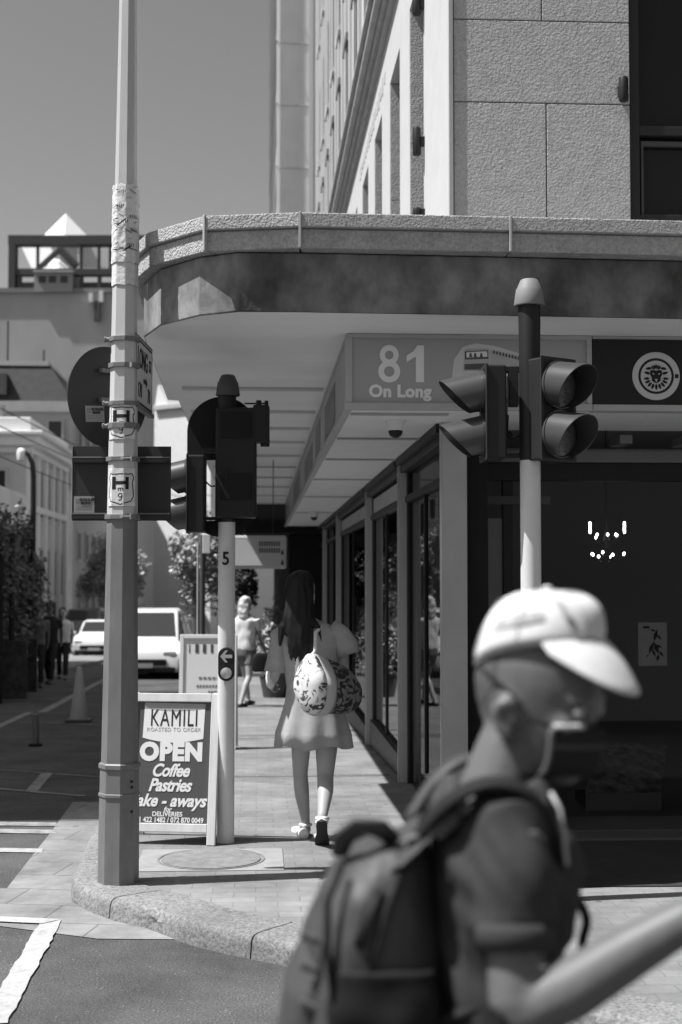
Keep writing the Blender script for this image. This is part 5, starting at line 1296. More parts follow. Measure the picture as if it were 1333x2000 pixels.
def head_shape(q, M, s=1., ears=True):
    """M places a head whose chin is at the origin, facing +x"""
    T = lambda x, y, z: M @ Vector((x*s, y*s, z*s))
    rows = [(-.012,.02,.068,.020),(.0,-.01,.082,.032),(.022,-.050,.092,.049),(.05,-.074,.094,.059),(.08,-.090,.093,.066),(.105,-.096,.094,.071),(.135,-.101,.099,.075),(.165,-.098,.096,.075),(.19,-.085,.082,.067),(.21,-.064,.058,.052),(.222,-.036,.032,.032),(.226,-.01,.008,.01)]
    rg = []
    for z, b, f, w in rows:
        c, a = (b+f)/2, (f-b)/2; rg.append([T(c+a*math.cos(2*math.pi*k/24), w*math.copysign(abs(math.sin(2*math.pi*k/24))**.9, math.sin(2*math.pi*k/24)), z) for k in range(24)])
    q.loft(rg)
    R3 = M.to_3x3()
    q.loft([[T(x+dx, y, z) for x, y in ((-.01,-w),(.012,0),(-.01,w),(-.02,0))] for z, x, w, dx in ((.108,.098,.008,0),(.085,.104,.011,.004),(.068,.112,.014,.006),(.058,.104,.016,.002),(.054,.09,.012,0))])   # nose
    q.ball(T(.088,.0,.120), .016*s, .056*s, .011*s, 14, 8, R3)               # brow
    for sg in (-1,1): q.ball(T(.066, sg*.040, .080), .022*s, .020*s, .020*s, 12, 8, R3)   # cheekbones
    q.ball(T(.088,0,.038), .012*s, .026*s, .007*s, 12, 6, R3); q.ball(T(.086,0,.026), .012*s, .022*s, .007*s, 12, 6, R3)
    for sg in (-1,1):
        if ears:
            for (dx, dz, rx, rz_, yy) in ((-.010,.106,.015,.011,.084),(-.024,.092,.009,.022,.085),(-.018,.072,.009,.016,.082),(-.006,.056,.010,.012,.079),(.004,.083,.007,.011,.077)): q.ball(T(dx, sg*yy, dz), rx*s, .010*s, rz_*s, 10, 8, R3)
def frame(o, f, up):
    f = f.normalized(); l = up.cross(f).normalized(); u = f.cross(l)
    return Matrix(((f.x,l.x,u.x,o.x),(f.y,l.y,u.y,o.y),(f.z,l.z,u.z,o.z),(0,0,0,1)))
def bodymesh(q, name, m, par, voxel, sm=6, amp=0, sc=10, seed=0, stretch=(1,1,1)):
    me = fuse(q, voxel, sm); inv = _rootmat(par).inverted()
    if amp: disp(me, amp, sc, seed, stretch)
    for v in me.vertices: v.co = inv @ v.co
    return put(name, me, m, par, smooth=0)

# ---- simple walkers for the far footways
def walker(label, base, yaw, H, top, low, skin, hairm, long_hair=False, shorts=False, seed=0, group=None, stride=.30):
    t = thing("person", label, "person", base, yaw, group); k = H/1.72; q = MB()
    f, l, u = X, Y, Z; V3 = lambda x, y, z: Vector((x*k, y*k, z*k))
    # local coordinates: x forward, y left
    q.loft([oval(V3(x,0,z), f, l, a*k, b*k, 16, 2.3) for z, x, a, b in ((.80,-.0,.10,.15),(.92,0,.115,.165),(1.05,0,.10,.14),(1.20,.01,.115,.165),(1.34,.0,.105,.185),(1.42,-.01,.07,.12),(1.46,-.01,.05,.06))])
    q.tube([V3(-.01,0,1.42), V3(.01,0,1.54)], [.055*k,.050*k], 12)
    head_shape(q, Matrix.Translation(V3(.01,0,1.495)), k)
    legs = []
    for sg, st in ((1,1),(-1,-1)):
        hp, kn, an = V3(0,sg*.085,.86), V3(.10*st+.05,sg*.085,.47), V3(stride*st*.8-.03,sg*.08,.09)
        q.tube([hp, hp.lerp(kn,.5), kn, kn.lerp(an,.35)+V3(-.02,0,0), an], [.085*k,.072*k,.052*k,.052*k,.034*k], 12)
        q.tube([an+V3(-.05,0,-.03), an+V3(.05,0,-.05), an+V3(.15,0,-.065)], [.038*k,.036*k,.026*k], 10); legs.append((hp,kn,an))
    for sg, st in ((1,-1),(-1,1)):
        s_, e_, w_ = V3(-.01,sg*.19,1.37), V3(.06*st-.02,sg*.23,1.10), V3(.16*st+.06,sg*.22,.87)
        q.tube([s_, s_.lerp(e_,.5), e_, e_.lerp(w_,.4), w_], [.055*k,.045*k,.038*k,.038*k,.026*k], 12)
        hand(q, w_, (w_-e_).normalized(), Vector((1,0,0)), Vector((0,sg,0)), k*.9, .4)
    me = fuse(q, .012, 4); put("body", me, skin, t, smooth=0)
    q = MB(); q.loft([oval(V3(x,0,z), f, l, a*k, b*k, 16, 2.3) for z, x, a, b in ((.88,0,.135,.185),(1.0,0,.125,.17),(1.20,.01,.13,.18),(1.35,.0,.118,.20),(1.43,-.01,.08,.13))])
    for sg, st in ((1,-1),(-1,1)):
        s_, e_ = V3(-.01,sg*.18,1.37), V3(.06*st-.02,sg*.23,1.10); q.tube([s_, s_.lerp(e_,.65)], [.072*k,.062*k], 12)
    me = disp(fuse(q, .014, 4), .012, 9, seed); put("shirt", me, top, t, smooth=0)
    q = MB(); q.loft([oval(V3(0,0,z), f, l, a*k, b*k, 16, 2.3) for z, a, b in ((.78,.12,.165),(.90,.128,.178),(.98,.12,.165))])
    for hp, kn, an in legs:
        if shorts: q.tube([hp, hp.lerp(kn,.55)], [.098*k,.088*k], 12)
        else: q.tube([hp, kn, an+V3(0,0,.03)], [.098*k,.070*k,.058*k], 12)
    me = disp(fuse(q, .014, 4), .010, 9, seed+2); put("shorts" if shorts else "trousers", me, low, t, smooth=0)
    q = MB(); q.ball(V3(-.012,0,1.655), .108*k, .090*k, .085*k, 16, 10)
    if long_hair: q.loft([oval(V3(-.07+dx,0,z), f, l, a*k, b*k, 14) for z, a, b, dx in ((1.70,.05,.07,0),(1.60,.06,.098,0),(1.50,.055,.10,-.01),(1.40,.04,.085,-.02),(1.36,.02,.05,-.02))])
    me = disp(fuse(q, .012, 3), .012, 18, seed); put("hair", me, hairm, t, smooth=0)
    for hp, kn, an in legs:
        q = MB(); q.loft([oval(an+V3(x,0,-.055+dz), l, u, a*k, b*k, 12, 2.5) for x, a, b, dz in ((-.07,.03,.03,0),(-.03,.044,.045,0),(.06,.046,.038,-.004),(.15,.044,.028,-.012),(.19,.02,.016,-.016))]); build(q, "shoe", DARK, t, world=False, smooth=0)
    return t
HAIR_B = mat("hair_black", .010, .55, .25, var=.3, vscale=60); HAIR_Y = mat("hair_blonde", .62, .6, .3, var=.2, vscale=60)
WSH = mat("cloth_white", .68, .85, .2, var=.08, vscale=9); DSH = mat("cloth_dark", .035, .85, .2, var=.25, vscale=9); GSH = mat("cloth_grey", .16, .85, .2, var=.2, vscale=9)
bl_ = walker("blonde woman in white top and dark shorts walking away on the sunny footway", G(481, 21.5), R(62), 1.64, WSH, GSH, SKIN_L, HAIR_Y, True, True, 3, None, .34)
hb_ = thing("handbag", "dark handbag hanging at the blonde woman's side", "bag", G(511, 21.3)+Z*.62)
bb = G(511, 21.3); q = MB(); q.loft([oval(bb+Z*z, U, V, a, .06, 14, 3.2) for z, a in ((.52,.11),(.55,.14),(.72,.135),(.78,.11),(.80,.05))]); build(q, "bag", BLACKM, hb_, smooth=0)
q = MB(); q.tube([bb+Z*.78-U*.09, bb+Z*.95-U*.05, bb+Z*1.2-U*.10, bb+Z*.95+U*.0, bb+Z*.78+U*.09], .010, 6); build(q, "strap", BLACKM, hb_)
FW = lambda px, D: Vector((atD(px,1130,D).x, atD(px,1130,D).y, zr(atD(px,1130,D).y)))
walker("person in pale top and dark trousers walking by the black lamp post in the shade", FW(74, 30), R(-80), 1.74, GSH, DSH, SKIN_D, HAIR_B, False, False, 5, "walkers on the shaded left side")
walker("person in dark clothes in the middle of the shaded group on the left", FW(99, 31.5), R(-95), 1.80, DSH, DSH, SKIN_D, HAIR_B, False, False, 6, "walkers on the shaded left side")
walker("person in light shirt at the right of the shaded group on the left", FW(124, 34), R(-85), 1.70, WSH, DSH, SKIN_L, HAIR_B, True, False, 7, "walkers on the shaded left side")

# ---- the woman with the barrel bag, seen from behind
DW = 8.8; wo_ = Vector((atD(612,1130,DW).x, atD(612,1130,DW).y, 0)); k = DW/FPX
wt = thing("person", "woman with long black hair in a short grey dress walking away under the canopy", "person", wo_)
def W_(px, py, D=DW): return atD(px, py, D)
q = MB()
q.loft([oval(W_(px,py), U, V, b, a, 20, 2.3) for px, py, b, a in ((614,1425,.155,.105),(612,1390,.17,.12),(609,1345,.135,.10),(607,1300,.145,.105),(606,1255,.17,.10),(606,1232,.185,.085),(600,1218,.11,.065),(596,1205,.055,.055))])
q.tube([W_(597,1222), W_(592,1192)], [.055,.048], 12)
head_shape(q, frame(W_(590,1196,DW+.03), (V*.93+U*.36), Z), 1.02)
L_ = [(W_(592,1415), W_(588,1462), W_(587,1512,DW+.06), W_(590,1548,DW+.05), W_(597,1604,DW+.12)),
      (W_(639,1412), W_(638,1462), W_(636,1515,DW-.02), W_(636,1545,DW-.10), W_(630,1597,DW-.24))]
q.tube(L_[0], [.078,.060,.047,.047,.029], 14); q.tube(L_[1], [.085,.069,.052,.050,.030], 14)
# feet: the left flat on the ground turned out, the right standing on its toes
a0 = L_[0][4]; q.tube([a0-Z*.01, a0-Z*.055+V*.02, a0-Z*.072+V*.10-U*.02, a0-Z*.075+V*.17-U*.04], [.032,.036,.034,.022], 12)
h0 = W_(629,1606,DW-.27); t0 = W_(630,1650,DW-.12); q.tube([L_[1][4]-Z*.005, h0, h0.lerp(t0,.55), t0], [.030,.034,.036,.024], 12)
# arms
sL, eL, wL = W_(548,1240), W_(541,1305,DW-.02), W_(535,1330,DW+.16)
q.tube([sL, sL.lerp(eL,.5), eL, eL.lerp(wL,.5), wL], [.052,.042,.036,.034,.024], 12); hand(q, wL, (wL-eL), V, -U, .92, .9)
sR_, eR, wR = W_(664,1240), W_(672,1310,DW+.02), W_(664,1350,DW+.18)
q.tube([sR_, sR_.lerp(eR,.5), eR, eR.lerp(wR,.5), wR], [.052,.042,.036,.034,.024], 12); hand(q, wR, (wR-eR), V, U, .92, .9)
bodymesh(q, "body", SKIN_L, wt, .009, 5)
DRESS = mat("dress_grey", .36, .9, .15, var=.08, vscale=30)
q = MB(); rg = []
for px, py, b, a, fl in ((614,1457,.232,.165,.020),(613,1430,.222,.155,.016),(612,1400,.195,.138,.010),(610,1370,.165,.118,.005),(608,1342,.150,.112,.003),(606,1300,.165,.118,.004),(606,1262,.188,.120,.003),(606,1236,.198,.105,.0),(602,1221,.140,.085,0),(598,1212,.085,.066,0)):
    ring_ = []
    for j in range(48):
        t = 2*math.pi*j/48; f_ = 1+fl*4*math.sin(9*t+py*.02)
        dz = (.012*math.sin(5*t+1) if py > 1450 else 0)
        ring_.append(W_(px,py)+U*(b*f_*math.cos(t))+V*(a*f_*math.sin(t))+Z*dz)
    rg.append(ring_)
q.loft(rg, cap=False); me = q.mesh("dress", _rootmat(wt).inverted()); put("dress", me, DRESS, wt, smooth=0, solid=.004)
for pts, rs, nm in (((W_(566,1226), W_(549,1246), W_(543,1285), W_(540,1312,DW)), (.060,.066,.066,.070), "sleeve"), ((W_(645,1224), W_(664,1240), W_(674,1262), W_(679,1278)), (.060,.070,.078,.085), "sleeve")):
    q = MB(); q.tube(pts, rs, 18, cap=False); me = q.mesh(nm, _rootmat(wt).inverted()); disp(me, .016, 14, 3); put(nm, me, DRESS, wt, smooth=0, solid=.004)
q = MB()
q.loft([oval(W_(px,py,DW+dd), U, V, b, a, 20) for px, py, b, a, dd in ((588,1114,.02,.02,.0),(588,1119,.058,.075,0),(586,1130,.082,.108,0),(584,1150,.093,.118,-.005),(583,1178,.098,.105,-.03),(580,1206,.105,.080,-.06),(583,1236,.088,.046,-.10),(589,1258,.060,.032,-.115),(594,1278,.034,.022,-.12),(598,1292,.012,.010,-.12))])
q.tube([W_(560,1180,DW-.04), W_(552,1225,DW-.10), W_(548,1262,DW-.11)], [.030,.022,.006], 8); q.tube([W_(600,1195,DW-.04), W_(622,1225,DW-.10), W_(630,1262,DW-.11)], [.026,.018,.005], 8)
for j in range(40):
    px = rnd.uniform(560,612); q.tube([W_(px,1225,DW-.115), W_(px+rnd.uniform(-6,8),1262,DW-.135), W_(px+rnd.uniform(-8,12),1282+rnd.uniform(0,22),DW-.13)], [.009,.006,.0015], 6)
bodymesh(q, "hair", HAIR_B, wt, .006, 1, .010, 34, 2, (1,1,.18))
SOLE = mat("sole_rubber", .035, .8, .2)
q = MB(); q.loft([oval(h0.lerp(t0,f_)-V*.034, U, (t0-h0).normalized().cross(U), b, .010, 16, 2.4) for f_, b in ((-.12,.012),(-.08,.028),(.1,.034),(.4,.032),(.75,.045),(1.0,.043),(1.12,.028),(1.16,.01))]); build(q, "sole", SOLE, wt, smooth=40)
q = MB(); q.tube([h0.lerp(t0,.62)-U*.04, h0.lerp(t0,.62)+V*.035, h0.lerp(t0,.62)+U*.04], .016, 8); q.tube([L_[1][4]-U*.036-Z*.004, L_[1][4]-V*.034, L_[1][4]+U*.036-Z*.004], .012, 8); q.tube([h0-U*.03, h0-V*.032+Z*.012, h0+U*.03], .014, 8); build(q, "sandal", WHITE, wt, smooth=0)
q = MB(); fl_o = a0-Z*.108; q.loft([oval(fl_o+V*x-U*(.02+x*.22)+Z*.0, U, Z, b, .014, 16, 2.6) for x, b in ((-.07,.014),(-.05,.034),(.02,.038),(.10,.045),(.17,.040),(.21,.015))]); build(q, "sole", WHITE, wt, smooth=40)
q = MB(); q.loft([oval(a0-Z*zz+V*x-U*(.02+x*.22), U, Z, b, h_, 14) for x, b, h_, zz in ((-.065,.024,.020,.078),(-.045,.036,.036,.068),(-.01,.038,.030,.074)) ]); q.loft([oval(a0-Z*.080+V*x-U*(.02+x*.22), U, Z, b, h_, 14) for x, b, h_ in ((.07,.042,.030),(.12,.045,.028),(.17,.040,.022),(.205,.02,.014))]); q.tube([a0-U*.035-Z*.02, a0-V*.036-Z*.022, a0+U*.035-Z*.02], .010, 8); build(q, "sandal", WHITE, wt, smooth=0)
# barrel bag with a printed white end
PRINT = bpy.data.materials.new("printed_cotton"); PRINT.use_nodes = True; nt = PRINT.node_tree; b_ = nt.nodes['Principled BSDF']; b_.inputs['Roughness'].default_value = .85
tc = nt.nodes.new('ShaderNodeTexCoord'); n1 = nt.nodes.new('ShaderNodeTexNoise'); n1.inputs['Scale'].default_value = 13; n1.inputs['Detail'].default_value = 3; n1.inputs['Distortion'].default_value = 2.2
cr = nt.nodes.new('ShaderNodeValToRGB'); e = cr.color_ramp.elements; e[0].position = .40; e[0].color = (.05,.05,.05,1); e[1].position = .47; e[1].color = (.62,.62,.62,1)
nt.links.new(tc.outputs['Object'], n1.inputs['Vector']); nt.links.new(n1.outputs[0], cr.inputs[0]); nt.links.new(cr.outputs[0], b_.inputs['Base Color'])
PRINTD = PRINT.copy(); PRINTD.name = "printed_dark"; e2 = [n for n in PRINTD.node_tree.nodes if n.type == 'VALTORGB'][0].color_ramp.elements; e2[0].position = .47; e2[1].position = .54; e2[0].color = (.015,.015,.015,1); e2[1].color = (.17,.17,.17,1)
A0 = W_(604,1336,DW-.36); B0 = W_(696,1346,DW-.14); ax = (B0-A0).normalized(); pr = ax.cross(Z).normalized()
bg_ = thing("barrel_bag", "drawstring barrel bag with a printed white end hanging from the woman's shoulder", "bag", A0)
def bring(t, r, h, dz=0): 
    out = []
    for j in range(32):
        an = 2*math.pi*j/32; c_, s_ = math.cos(an), math.sin(an); taper = 1-.45*max(0, s_)**2
        out.append(A0+ax*t+pr*(r*c_*taper)+Z*(h*s_+dz))
    return out
q = MB(); q.loft([bring(-.045,.02,.03,-.02), bring(-.040,.07,.09,-.01), bring(-.025,.115,.150), bring(0,.135,.178), bring(.03,.140,.184)]); me = q.mesh("x", _rootmat(bg_).inverted()); disp(me, .008, 14, 1); put("bag_end", me, PRINT, bg_, smooth=0)
q = MB(); q.loft([bring(.031,.141,.185), bring(.09,.140,.180), bring(.11,.137,.176)]); build(q, "canvas_band", LGREY, bg_, smooth=0)
q = MB(); q.loft([bring(.111,.138,.170), bring(.18,.135,.160,-.005), bring(.26,.128,.145,-.01), bring(.32,.11,.12,-.01), bring(.345,.06,.07,-.01), bring(.35,.02,.02,-.01)]); me = q.mesh("x", _rootmat(bg_).inverted()); disp(me, .014, 12, 6); put("bag_body", me, PRINTD, bg_, smooth=0)
q = MB(); q.tube([A0+Z*.15+ax*.0, W_(616,1272,DW-.33), W_(617,1236,DW-.16), W_(630,1222,DW-.04), W_(634,1230,DW+.10)], .011, 8); q.tube([A0+Z*.18+ax*.02, W_(650,1300,DW-.28), W_(690,1330,DW-.2)], .006, 6); build(q, "strap", WHITE, bg_, smooth=0)
pb_ = thing("plastic_bag", "small white plastic bag held in the woman's left hand", "bag", W_(533,1315,DW+.1))
q = MB(); q.loft([oval(W_(531,py,DW+.16), U, V, b, a, 14) for py, b, a in ((1288,.012,.02),(1300,.026,.04),(1325,.034,.06),(1340,.030,.05),(1345,.012,.02))]); me = q.mesh("x", _rootmat(pb_).inverted()); disp(me, .014, 20, 4); put("bag", me, WHITE, pb_, smooth=0)
# ---- the man in the white cap, close to the lens
DM = 2.05; mo = Vector((atD(985,1130,DM).x, atD(985,1130,DM).y, ZR))
mn = thing("person", "man in a white baseball cap, dark face mask and dark polo shirt in the foreground", "person", mo)
def P_(px, py, D=DM): return atD(px, py, D)
SKIN_M = mat("skin_mid", .115, .5, .4, var=.05, vscale=25)
YH, PH = R(34), R(6)
fwd = (U*math.cos(YH)-V*math.sin(YH)); lft = Z.cross(fwd); up_h = (Z*math.cos(PH)+fwd*math.sin(PH)); fwd_h = (fwd*math.cos(PH)-Z*math.sin(PH))
HM = frame(P_(1037,1502,DM), fwd_h, up_h); HS = .93
q = MB()
TR = ((966,1556,.055,.078,0),(970,1580,.076,.130,0),(975,1615,.092,.170,0),(980,1670,.100,.178,0),(974,1745,.092,.168,0),(966,1850,.084,.152,0),(962,1960,.086,.150,0),(966,2080,.098,.164,0),(976,2180,.112,.175,0),(976,2250,.10,.165,0))
q.loft([oval(P_(px,py), U, V, a, b, 22, 2.4) for px, py, a, b, _ in TR][::-1])
q.tube([P_(966,1600), P_(982,1530), P_(1004,1460), P_(1022,1400)], [.066,.058,.053,.045], 16)
head_shape(q, HM, HS)
sh, el, wr = P_(1003,1622,1.90), P_(1010,1980,1.85), P_(1360,1790,1.80)
q.tube([sh, sh.lerp(el,.3), sh.lerp(el,.7), el+Z*.01, el], [.050,.043,.039,.037,.031], 16); q.tube([el-U*.010-Z*.004, el.lerp(wr,.10)-Z*.004, el.lerp(wr,.30)-Z*.006, el.lerp(wr,.65), el.lerp(wr,.9)+Z*.002, wr], [.031,.037,.039,.033,.028,.028], 16)
hand(q, wr, (U*.75+Z*.55-V*.1), (Z*.5-U*.4-V*.8), (-V*.3-U*.5+Z*.6)*-1, 1.0, .75)
sh2, el2, wr2 = P_(985,1600,2.22), P_(965,1960,2.26), P_(985,2230,2.22)
q.tube([sh2, sh2.lerp(el2,.5), el2, el2.lerp(wr2,.4), wr2], [.058,.044,.037,.038,.027], 14); hand(q, wr2, (wr2-el2), U, V, 1.0, .5)
base = mo
legm = []
for sg, st in ((-1,.22),(1,-.24)):
    hp = P_(976,2230)+V*(.09*sg); kn = Vector((hp.x,hp.y,0))+U*(st*.55+.05)+Z*(ZR+.48); an = Vector((hp.x,hp.y,0))+U*st+Z*(ZR+.09)
    q.tube([hp, hp.lerp(kn,.5), kn, kn.lerp(an,.35)-U*.02, an], [.088,.075,.055,.054,.036], 14); q.tube([an-U*.05-Z*.03, an+U*.05-Z*.05, an+U*.16-Z*.062], [.038,.036,.028], 12); legm.append((hp,kn,an))
bodymesh(q, "body", SKIN_M, mn, .0065, 5)
SHIRT = mat("polo_cloth", .042, .9, .15, var=.08, vscale=90, bump=.2, bscale=600, bdist=.0006)
q = MB()
q.loft([oval(P_(px,py), U, V, a+.011, b+.012, 24, 2.4) for px, py, a, b, _ in TR[:8]][::-1])
q.tube([P_(975,1618,1.95), sh+Z*.002, sh.lerp(el,.25), sh.lerp(el,.45), sh.lerp(el,.56)], [.062,.060,.055,.051,.050], 18)
q.tube([P_(985,1596,2.17), sh2, sh2.lerp(el2,.3), sh2.lerp(el2,.6)], [.070,.070,.060,.054], 16)
me = fuse(q, .0065, 5)
for v, n in zip(me.vertices, [v.normal.copy() for v in me.vertices]):     # soft drag folds from shoulder to hem
    p = v.co; a = (p-mo).dot(U); zz = p.z
    v.co = p+n*(.010*noise.noise(Vector((a*16+zz*11, (p-mo).dot(V)*6, zz*5-a*7)))+.0065*noise.noise(Vector((a*34+zz*24, 3, zz*9-a*12))))
inv = _rootmat(mn).inverted()
for v in me.vertices: v.co = inv @ v.co
put("polo_shirt", me, SHIRT, mn, smooth=0)
hem = sh.lerp(el,.535); dd = (el-sh).normalized(); q = MB(); q.tube([hem-dd*.004, hem+dd*.008, hem+dd*.030], [.0505,.0515,.0505], 24, cap=False); build(q, "sleeve_cuff", SHIRT, mn, smooth=0, solid=.004)
q = MB(); q.loft([oval(P_(px,py), (U*.93+Z*.36).normalized(), V, a, b, 24) for px, py, a, b in ((970,1575,.084,.102),(976,1550,.076,.090),(984,1528,.068,.078),(979,1540,.078,.092),(970,1570,.092,.112))], cap=False); build(q, "collar", SHIRT, mn, smooth=0)
TRO = mat("trouser_cloth", .03, .9, .15, var=.15, vscale=30)
q = MB(); q.loft([oval(P_(977,py), U, V, a, b, 20, 2.4) for py, a, b in ((2060,.115,.178),(2160,.122,.185),(2260,.115,.178))])
for hp, kn, an in legm: q.tube([hp, hp.lerp(kn,.5), kn, an+Z*.0], [.100,.088,.072,.060], 14)
bodymesh(q, "trousers", TRO, mn, .011, 5, .008, 9, 4)
for hp, kn, an in legm:
    q = MB(); q.loft([oval(an+U*x-Z*(.052+dz), V, Z, a, b, 14, 2.6) for x, a, b, dz in ((-.08,.030,.030,0),(-.04,.045,.046,0),(.06,.048,.040,.004),(.15,.048,.028,.012),(.20,.024,.016,.018))]); build(q, "shoe", DARK, mn, smooth=0)
# cap, in head coordinates: it sits tilted back a little
T = lambda x, y, z: HM @ Vector((x*HS, y*HS, z*HS))
CAPM = mat("cap_cotton", .62, .85, .2, var=.10, vscale=22, bump=.25, bscale=160, bdist=.0015, blotch=.12)
def zrim(an): return .178+.032*math.cos(an)+.016*math.sin(an)**2
def capp(an, t, lift=0):
    a = .5*math.pi*t; r0 = math.cos(a)**.66; dent = 1+.010*math.sin(3*an+1)*math.sin(math.pi*t)
    return T(-.004+(.102+lift)*math.cos(an)*r0*dent+.004*t, (.081+lift)*math.sin(an)*r0*dent, zrim(an)*(1-t)+.168*t+(.106+lift)*math.sin(a))
q = MB(); q.loft([[capp(2*math.pi*j/48, i/15) for j in range(48)] for i in range(16)]); me = q.mesh("cap", _rootmat(mn).inverted()); disp(me, .0035, 22, 3)
cap_o = put("cap", me, CAPM, mn, smooth=0); cap_o['label'] = "white cotton baseball cap"
q = MB(); rows = []
for side in (1, -1):
    for i in range(9):
        t = i/8 if side == 1 else 1-i/8; row = []
        for j in range(31):
            s_ = -1+2*j/30; an = s_*R(68); ph = s_*R(90)
            xr, yr, zr_ = -.004+.102*math.cos(an), .0815*math.sin(an), zrim(an)
            xt_, yt_ = .036+.124*math.cos(ph)**.9, .083*math.sin(ph)
            dist = math.hypot(xt_-xr, yt_-yr); zt__ = zr_-1.15*dist
            if abs(s_) > .999: xt_, yt_, zt__ = xr+.004, yr, zr_-.004
            z = zr_+(zt__-zr_)*t+.008*math.sin(math.pi*t)*math.cos(ph)
            row.append(T(xr+(xt_-xr)*t, yr+(yt_-yr)*t, z+(.0014 if side == 1 else -.0014)))
        rows.append(row)
q.loft(rows, cap=False, closed=False); br_ = build(q, "brim", CAPM, cap_o, smooth=0)
q = MB(); q.ball(capp(0,.999)+Z*.004, .008, .008, .005, 10, 6); build(q, "button", CAPM, cap_o, smooth=0)
for k in range(6):
    an = math.pi/6+k*math.pi/3; q = MB(); q.tube([capp(an, .02+.96*j/10, .0012) for j in range(11)], .0007, 6); build(q, "seam", CAPM, cap_o, smooth=0)
q = MB(); q.loft([[T(-.004+.1008*math.cos(an), .0800*math.sin(an), zrim(an)+dz) for dz in (-.004,.006)] for an in [2*math.pi*j/48 for j in range(49)]], cap=False, closed=False); build(q, "sweatband", mat("cap_band", .22, .85, .2), cap_o, smooth=0)
q = MB(); q.loft([[capp(R(-118)+R(50)*j/14, tt+.05*j/14, .0022) for tt in (.20,.31)] for j in range(15)], cap=False, closed=False)
build(q, "embroidery", mat("embroidery", .38, .85, .2, var=.3, vscale=60), cap_o, smooth=0)
q = MB(); q.tube([capp(R(-60), .62, .001), capp(R(-50), .45, .001), capp(R(-46), .30, .001), capp(R(-38), .2, .001)], [.003,.007,.008,.004], 8, flat=.25); build(q, "stain", mat("cap_stain", .36, .85, .2), cap_o, smooth=0)
# hair cropped short under the cap
q = MB(); rg = []
for z, sc in ((.075,1.012),(.10,1.016),(.13,1.018),(.16,1.018),(.190,1.012)):
    rr = {.075:(-.085,.093,.066),.10:(-.096,.094,.071),.13:(-.101,.099,.075),.16:(-.098,.096,.075),.190:(-.085,.082,.067)}[z]; c_, a_ = (rr[0]+rr[1])/2, (rr[1]-rr[0])/2
    a1 = R(112) if z > .12 else R(128)
    rg.append([T(c_+a_*sc*math.cos(an), rr[2]*sc*math.sin(an), z) for an in [a1+(2*math.pi-2*a1)*j/24 for j in range(25)]])
q.loft(rg, cap=False, closed=False); build(q, "hair", mat("cropped_hair", .085, .9, .15, var=.3, vscale=200), mn, smooth=0)
# mask
MASK = mat("mask_cloth", .025, .9, .15); MRIM = mat("mask_rim", .46, .7, .3); MPL = mat("mask_pleat", .07, .8, .2)
rowsf = [(.002,.020,.072,.046,74),(.010,.020,.076,.051,68),(.028,.022,.078,.058,65),(.048,.022,.080,.061,64),(.066,.022,.078,.064,63),(.078,.022,.076,.067,60)]
q = MB(); rg = []
for z, c_, a, w, am in rowsf:
    rg.append([T(c_+a*1.02*math.cos(an)+(.010*(1-abs(an)/.6) if abs(an) < .6 else 0), (w+.006)*math.sin(an), z+.006*math.cos(an)) for an in [R(-am)+R(2*am)*j/24 for j in range(25)]])
q.loft(rg, cap=False, closed=False); mk = build(q, "face_mask", MASK, mn, smooth=0, solid=.003)
q = MB(); q.tube(rg[-1][:8], .0042, 8); build(q, "mask_rim", MRIM, mk, smooth=0)
q = MB(); q.tube([r[0] for r in rg], .0042, 8); build(q, "mask_edge", mat("mask_edge", .13, .7, .3), mk, smooth=0)
q = MB(); q.tube(rg[3], .0034, 8); build(q, "mask_pleat", MPL, mk, smooth=0)
q = MB()
for e_, sg in ((0,-1),(-1,1)):
    q.tube([rg[-1][e_], T(.030, sg*.0735, .086), T(.0, sg*.0765, .118), T(-.045, sg*.074, .142), T(-.085, sg*.045, .152)], .0024, 6)
    q.tube([rg[0][e_], T(.010, sg*.060, .0), T(-.03, sg*.060, .012), T(-.06, sg*.045, .030)], .0022, 6)
build(q, "ear_loop", MASK, mk, smooth=0)
q = MB()
for sg in (-1,1): q.ball(T(.086, sg*.032, .104), .012*HS, .014*HS, .011*HS, 12, 8)
build_each(q, "eye", mat("eye_white", .3, .3, .5), mn, smooth=0)
q = MB()
for sg in (-1,1): q.ball(T(.0955, sg*.034, .103), .0045*HS, .006*HS, .006*HS, 10, 6)
build_each(q, "iris", BLACK, mn, smooth=0)
# lanyard cord
q = MB(); q.tube([P_(1076,1548,1.90), P_(1094,1580,1.89), P_(1101,1625,1.89), P_(1108,1690,1.885)], .0028, 8); build(q, "cord", LGREY, mn, smooth=0)
# phone in the hand, just outside the frame
fp = wr+U*.10+Z*.10-V*.03; ph_ = thing("mobile_phone", "dark mobile phone held up in the man's right hand", "phone", fp)
q = MB(); q.obox(fp, .010, .074, .150, (U*.8-Z*.6).normalized(), V, (Z*.8+U*.6).normalized()); build(q, "phone", BLACK, ph_, bevel=.006)

